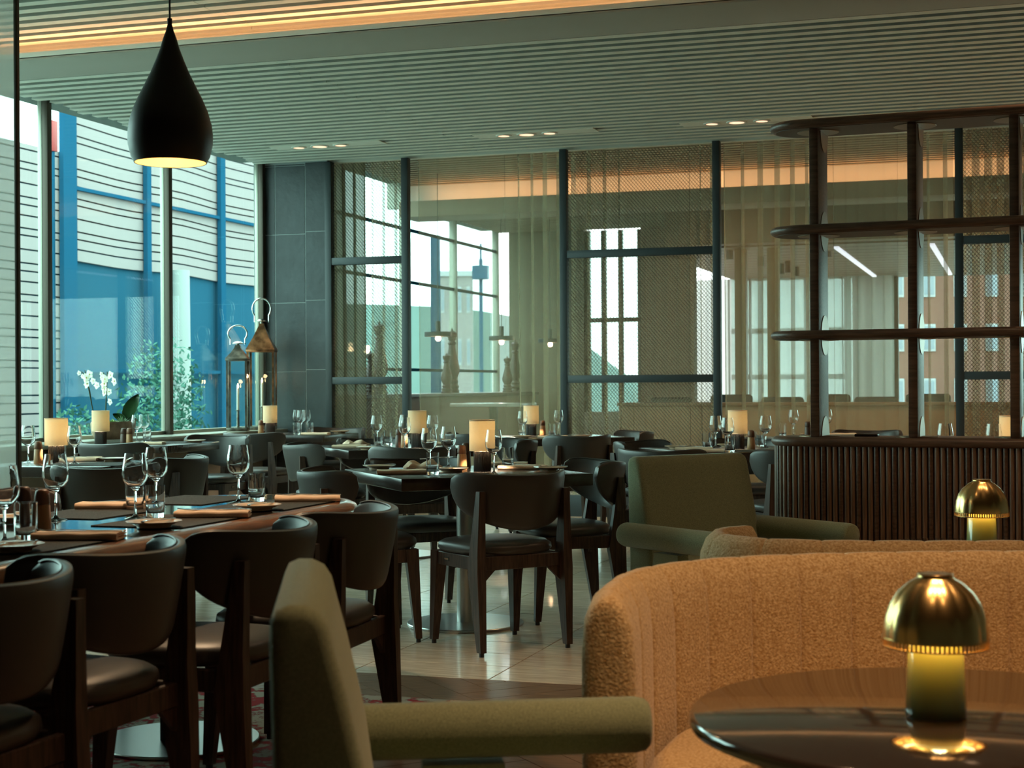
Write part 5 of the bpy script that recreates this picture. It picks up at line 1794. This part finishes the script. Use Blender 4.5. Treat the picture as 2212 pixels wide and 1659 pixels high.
# =================================================================== PLANTER WITH ORCHIDS
pYc, _ = onX(252, 950, WX + 0.16)
PX = WX + 0.13
pot = empty('planter', (PX, pYc, SILL))
mk('bowl', loft([superloop(32, 0.085 * s, 0.24 * s, 3.2, z) for s, z in ((0.80, 0.0), (0.86, 0.004), (1.0, 0.05), (1.04, 0.12), (1.02, 0.135), (0.95, 0.135), (0.93, 0.115))]), M['pot'], pot, 60)
mk('soil', loft([superloop(32, 0.085 * 0.92, 0.24 * 0.92, 3.2, z) for z in (0.10, 0.118)]), M['soil'], pot, 60)
tag(pot, 'rough clay bowl planter on the sill behind the planter table', 'planter')
pz = SILL + 0.118

def flower_at(mb_p, mb_l, c, s, rr):
    nrm = Vector((1.0, -0.6 + rr.uniform(-.5, .5), rr.uniform(-.4, .2))).normalized()
    u = nrm.orthogonal().normalized(); w_ = nrm.cross(u)
    for k in range(5):
        a = 2 * pi * k / 5 + rr.uniform(-.1, .1)
        d_ = u * math.cos(a) + w_ * math.sin(a)
        e = nrm.cross(d_)
        q = s * (1.0 if k % 2 else 0.85)
        p0, p1, p2, p3 = c, c + d_ * q * 0.6 + e * q * 0.45 + nrm * q * 0.1, c + d_ * q * 1.05 + nrm * q * 0.02, c + d_ * q * 0.6 - e * q * 0.45 + nrm * q * 0.1
        mb_p.add(([tuple(x) for x in (p0, p1, p2, p3)], [(0, 1, 2, 3)]))
    v, f = lathe([(0.0, -s * 0.2), (s * 0.18, 0), (0, s * 0.25)], 8)
    mb_l.add((v, f), Matrix.Translation(c + nrm * s * 0.15))

def orchid(pxb, pyt, pxt, seed, label, flowers):
    rr = random.Random(seed)
    Yb = onX(pxb, 900, PX)[0]
    Yt, zt = onX(pxt, pyt, PX)
    t = empty('orchid', (PX, Yb, pz))
    top = Vector((0, Yt - Yb, zt - pz))
    mk('stake', tube([(0.004, 0, -0.02), tuple(top)], 0.004, 6), M['stem'], t)
    fl = []
    pts = [(0, 0, -0.01)]
    for k in (0.4, 0.7):
        pts.append((0.0, top.y * k * 0.92, top.z * k))
    arch = [Vector((*((0,)), 0, 0))]
    for (px, py) in flowers:
        Yf, zf = onX(px, py, PX)
        fl.append(Vector((0.012, Yf - Yb, zf - pz)))
    hi = max(fl, key=lambda q: q.z)
    pts.append((0.004, (top.y * 0.85 + hi.y) / 2, hi.z + 0.005))
    pts.append((0.006, hi.y, hi.z + 0.0))
    cp = catmull([Vector(p) for p in pts], 6)
    mk('stem', tube([tuple(p) for p in cp], 0.003, 6), M['stem'], t, 60)
    for i, c in enumerate(fl):
        a, b = MB(), MB()
        flower_at(a, b, c, rr.uniform(0.026, 0.042) if i > 1 else 0.02, rr)
        f_ = a.build('flower', M['petal'], t, 0)
        b.build('flower_lip', M['lip'], f_, 40)
    return tag(t, label, 'orchid')
orchid(206, 800, 184, 3, 'cream orchid with stake leaning towards the fabric panel', [(168, 806), (175, 812), (190, 809), (183, 816), (184, 829), (198, 823), (206, 832)])
orchid(226, 803, 232, 5, 'cream orchid on an upright stake beside the broad leaf', [(216, 808), (217, 816), (235, 810), (223, 819), (221, 829), (243, 824), (222, 840), (232, 846), (222, 849), (234, 868)])
Yb = onX(270, 905, PX)[0]
lf = empty('broad_leaf_plant', (PX, Yb, pz), -1.0)
for ang, ln, wd_, tl in ((0.42, 0.25, 0.055, 0.0), (-0.9, 0.12, 0.04, 0.2), (1.35, 0.10, 0.035, 0.3)):
    lo = []
    n = 12
    v, f = [], []
    for i in range(n + 1):
        q = i / n
        w__ = wd_ * math.sin(pi * min(1, q * 0.96 + 0.03)) ** 0.7
        cy, cz = math.sin(ang * (0.5 + 0.5 * q)) * ln * q, math.cos(ang * (0.5 + 0.5 * q)) * ln * q
        pxv = math.cos(ang)
        v += [(0.012 * tl, cy - w__ * math.cos(ang), cz + w__ * math.sin(ang) * 0.6), (-0.012 - 0.01 * q, cy, cz), (0.012 * tl, cy + w__ * math.cos(ang), cz - w__ * math.sin(ang) * 0.6)]
    for i in range(n):
        for k in (0, 1):
            f.append((3 * i + k, 3 * i + k + 1, 3 * i + 4 + k, 3 * i + 3 + k))
    mk('leaf', (v, f), M['leaf'], lf, 60)
tag(lf, 'dark green broad leaf growing in the clay planter', 'plant')
rr = random.Random(9)
for i, px in enumerate((226, 238, 250, 262, 284, 214)):
    Ys = onX(px, 930, PX + 0.02)[0]
    t = empty('succulent', (PX + 0.03 * (i % 2), Ys, pz - 0.004))
    spiky = i in (3, 4)
    nl = 16
    for k in range(nl):
        a = k * 2.4
        el = 0.35 + 0.9 * k / nl
        ln = (0.065 if spiky else 0.042) * rr.uniform(0.85, 1.15)
        d_ = Vector((math.cos(a) * math.cos(el), math.sin(a) * math.cos(el), math.sin(el)))
        e = Vector((-math.sin(a), math.cos(a), 0))
        w__ = 0.007 if spiky else 0.013
        p0, p2 = Vector((0, 0, 0.004)), d_ * ln
        m1 = d_ * ln * 0.55
        up = d_.cross(e) * 0.004
        v = [tuple(p0), tuple(m1 + e * w__), tuple(m1 - e * w__), tuple(p2), tuple(m1 + up), tuple(m1 - up)]
        mk('leaf', (v, [(0, 1, 4), (0, 4, 2), (4, 1, 3), (2, 4, 3), (0, 5, 1), (0, 2, 5), (1, 5, 3), (5, 2, 3)]), M['succ'] if spiky else M['succ2'], t, 60)
    tag(t, ('spiky grey-green' if spiky else 'fresh green rosette') + ' succulent in the clay planter', 'succulent', 'spiky succulents in the planter' if spiky else 'rosette succulents in the planter')
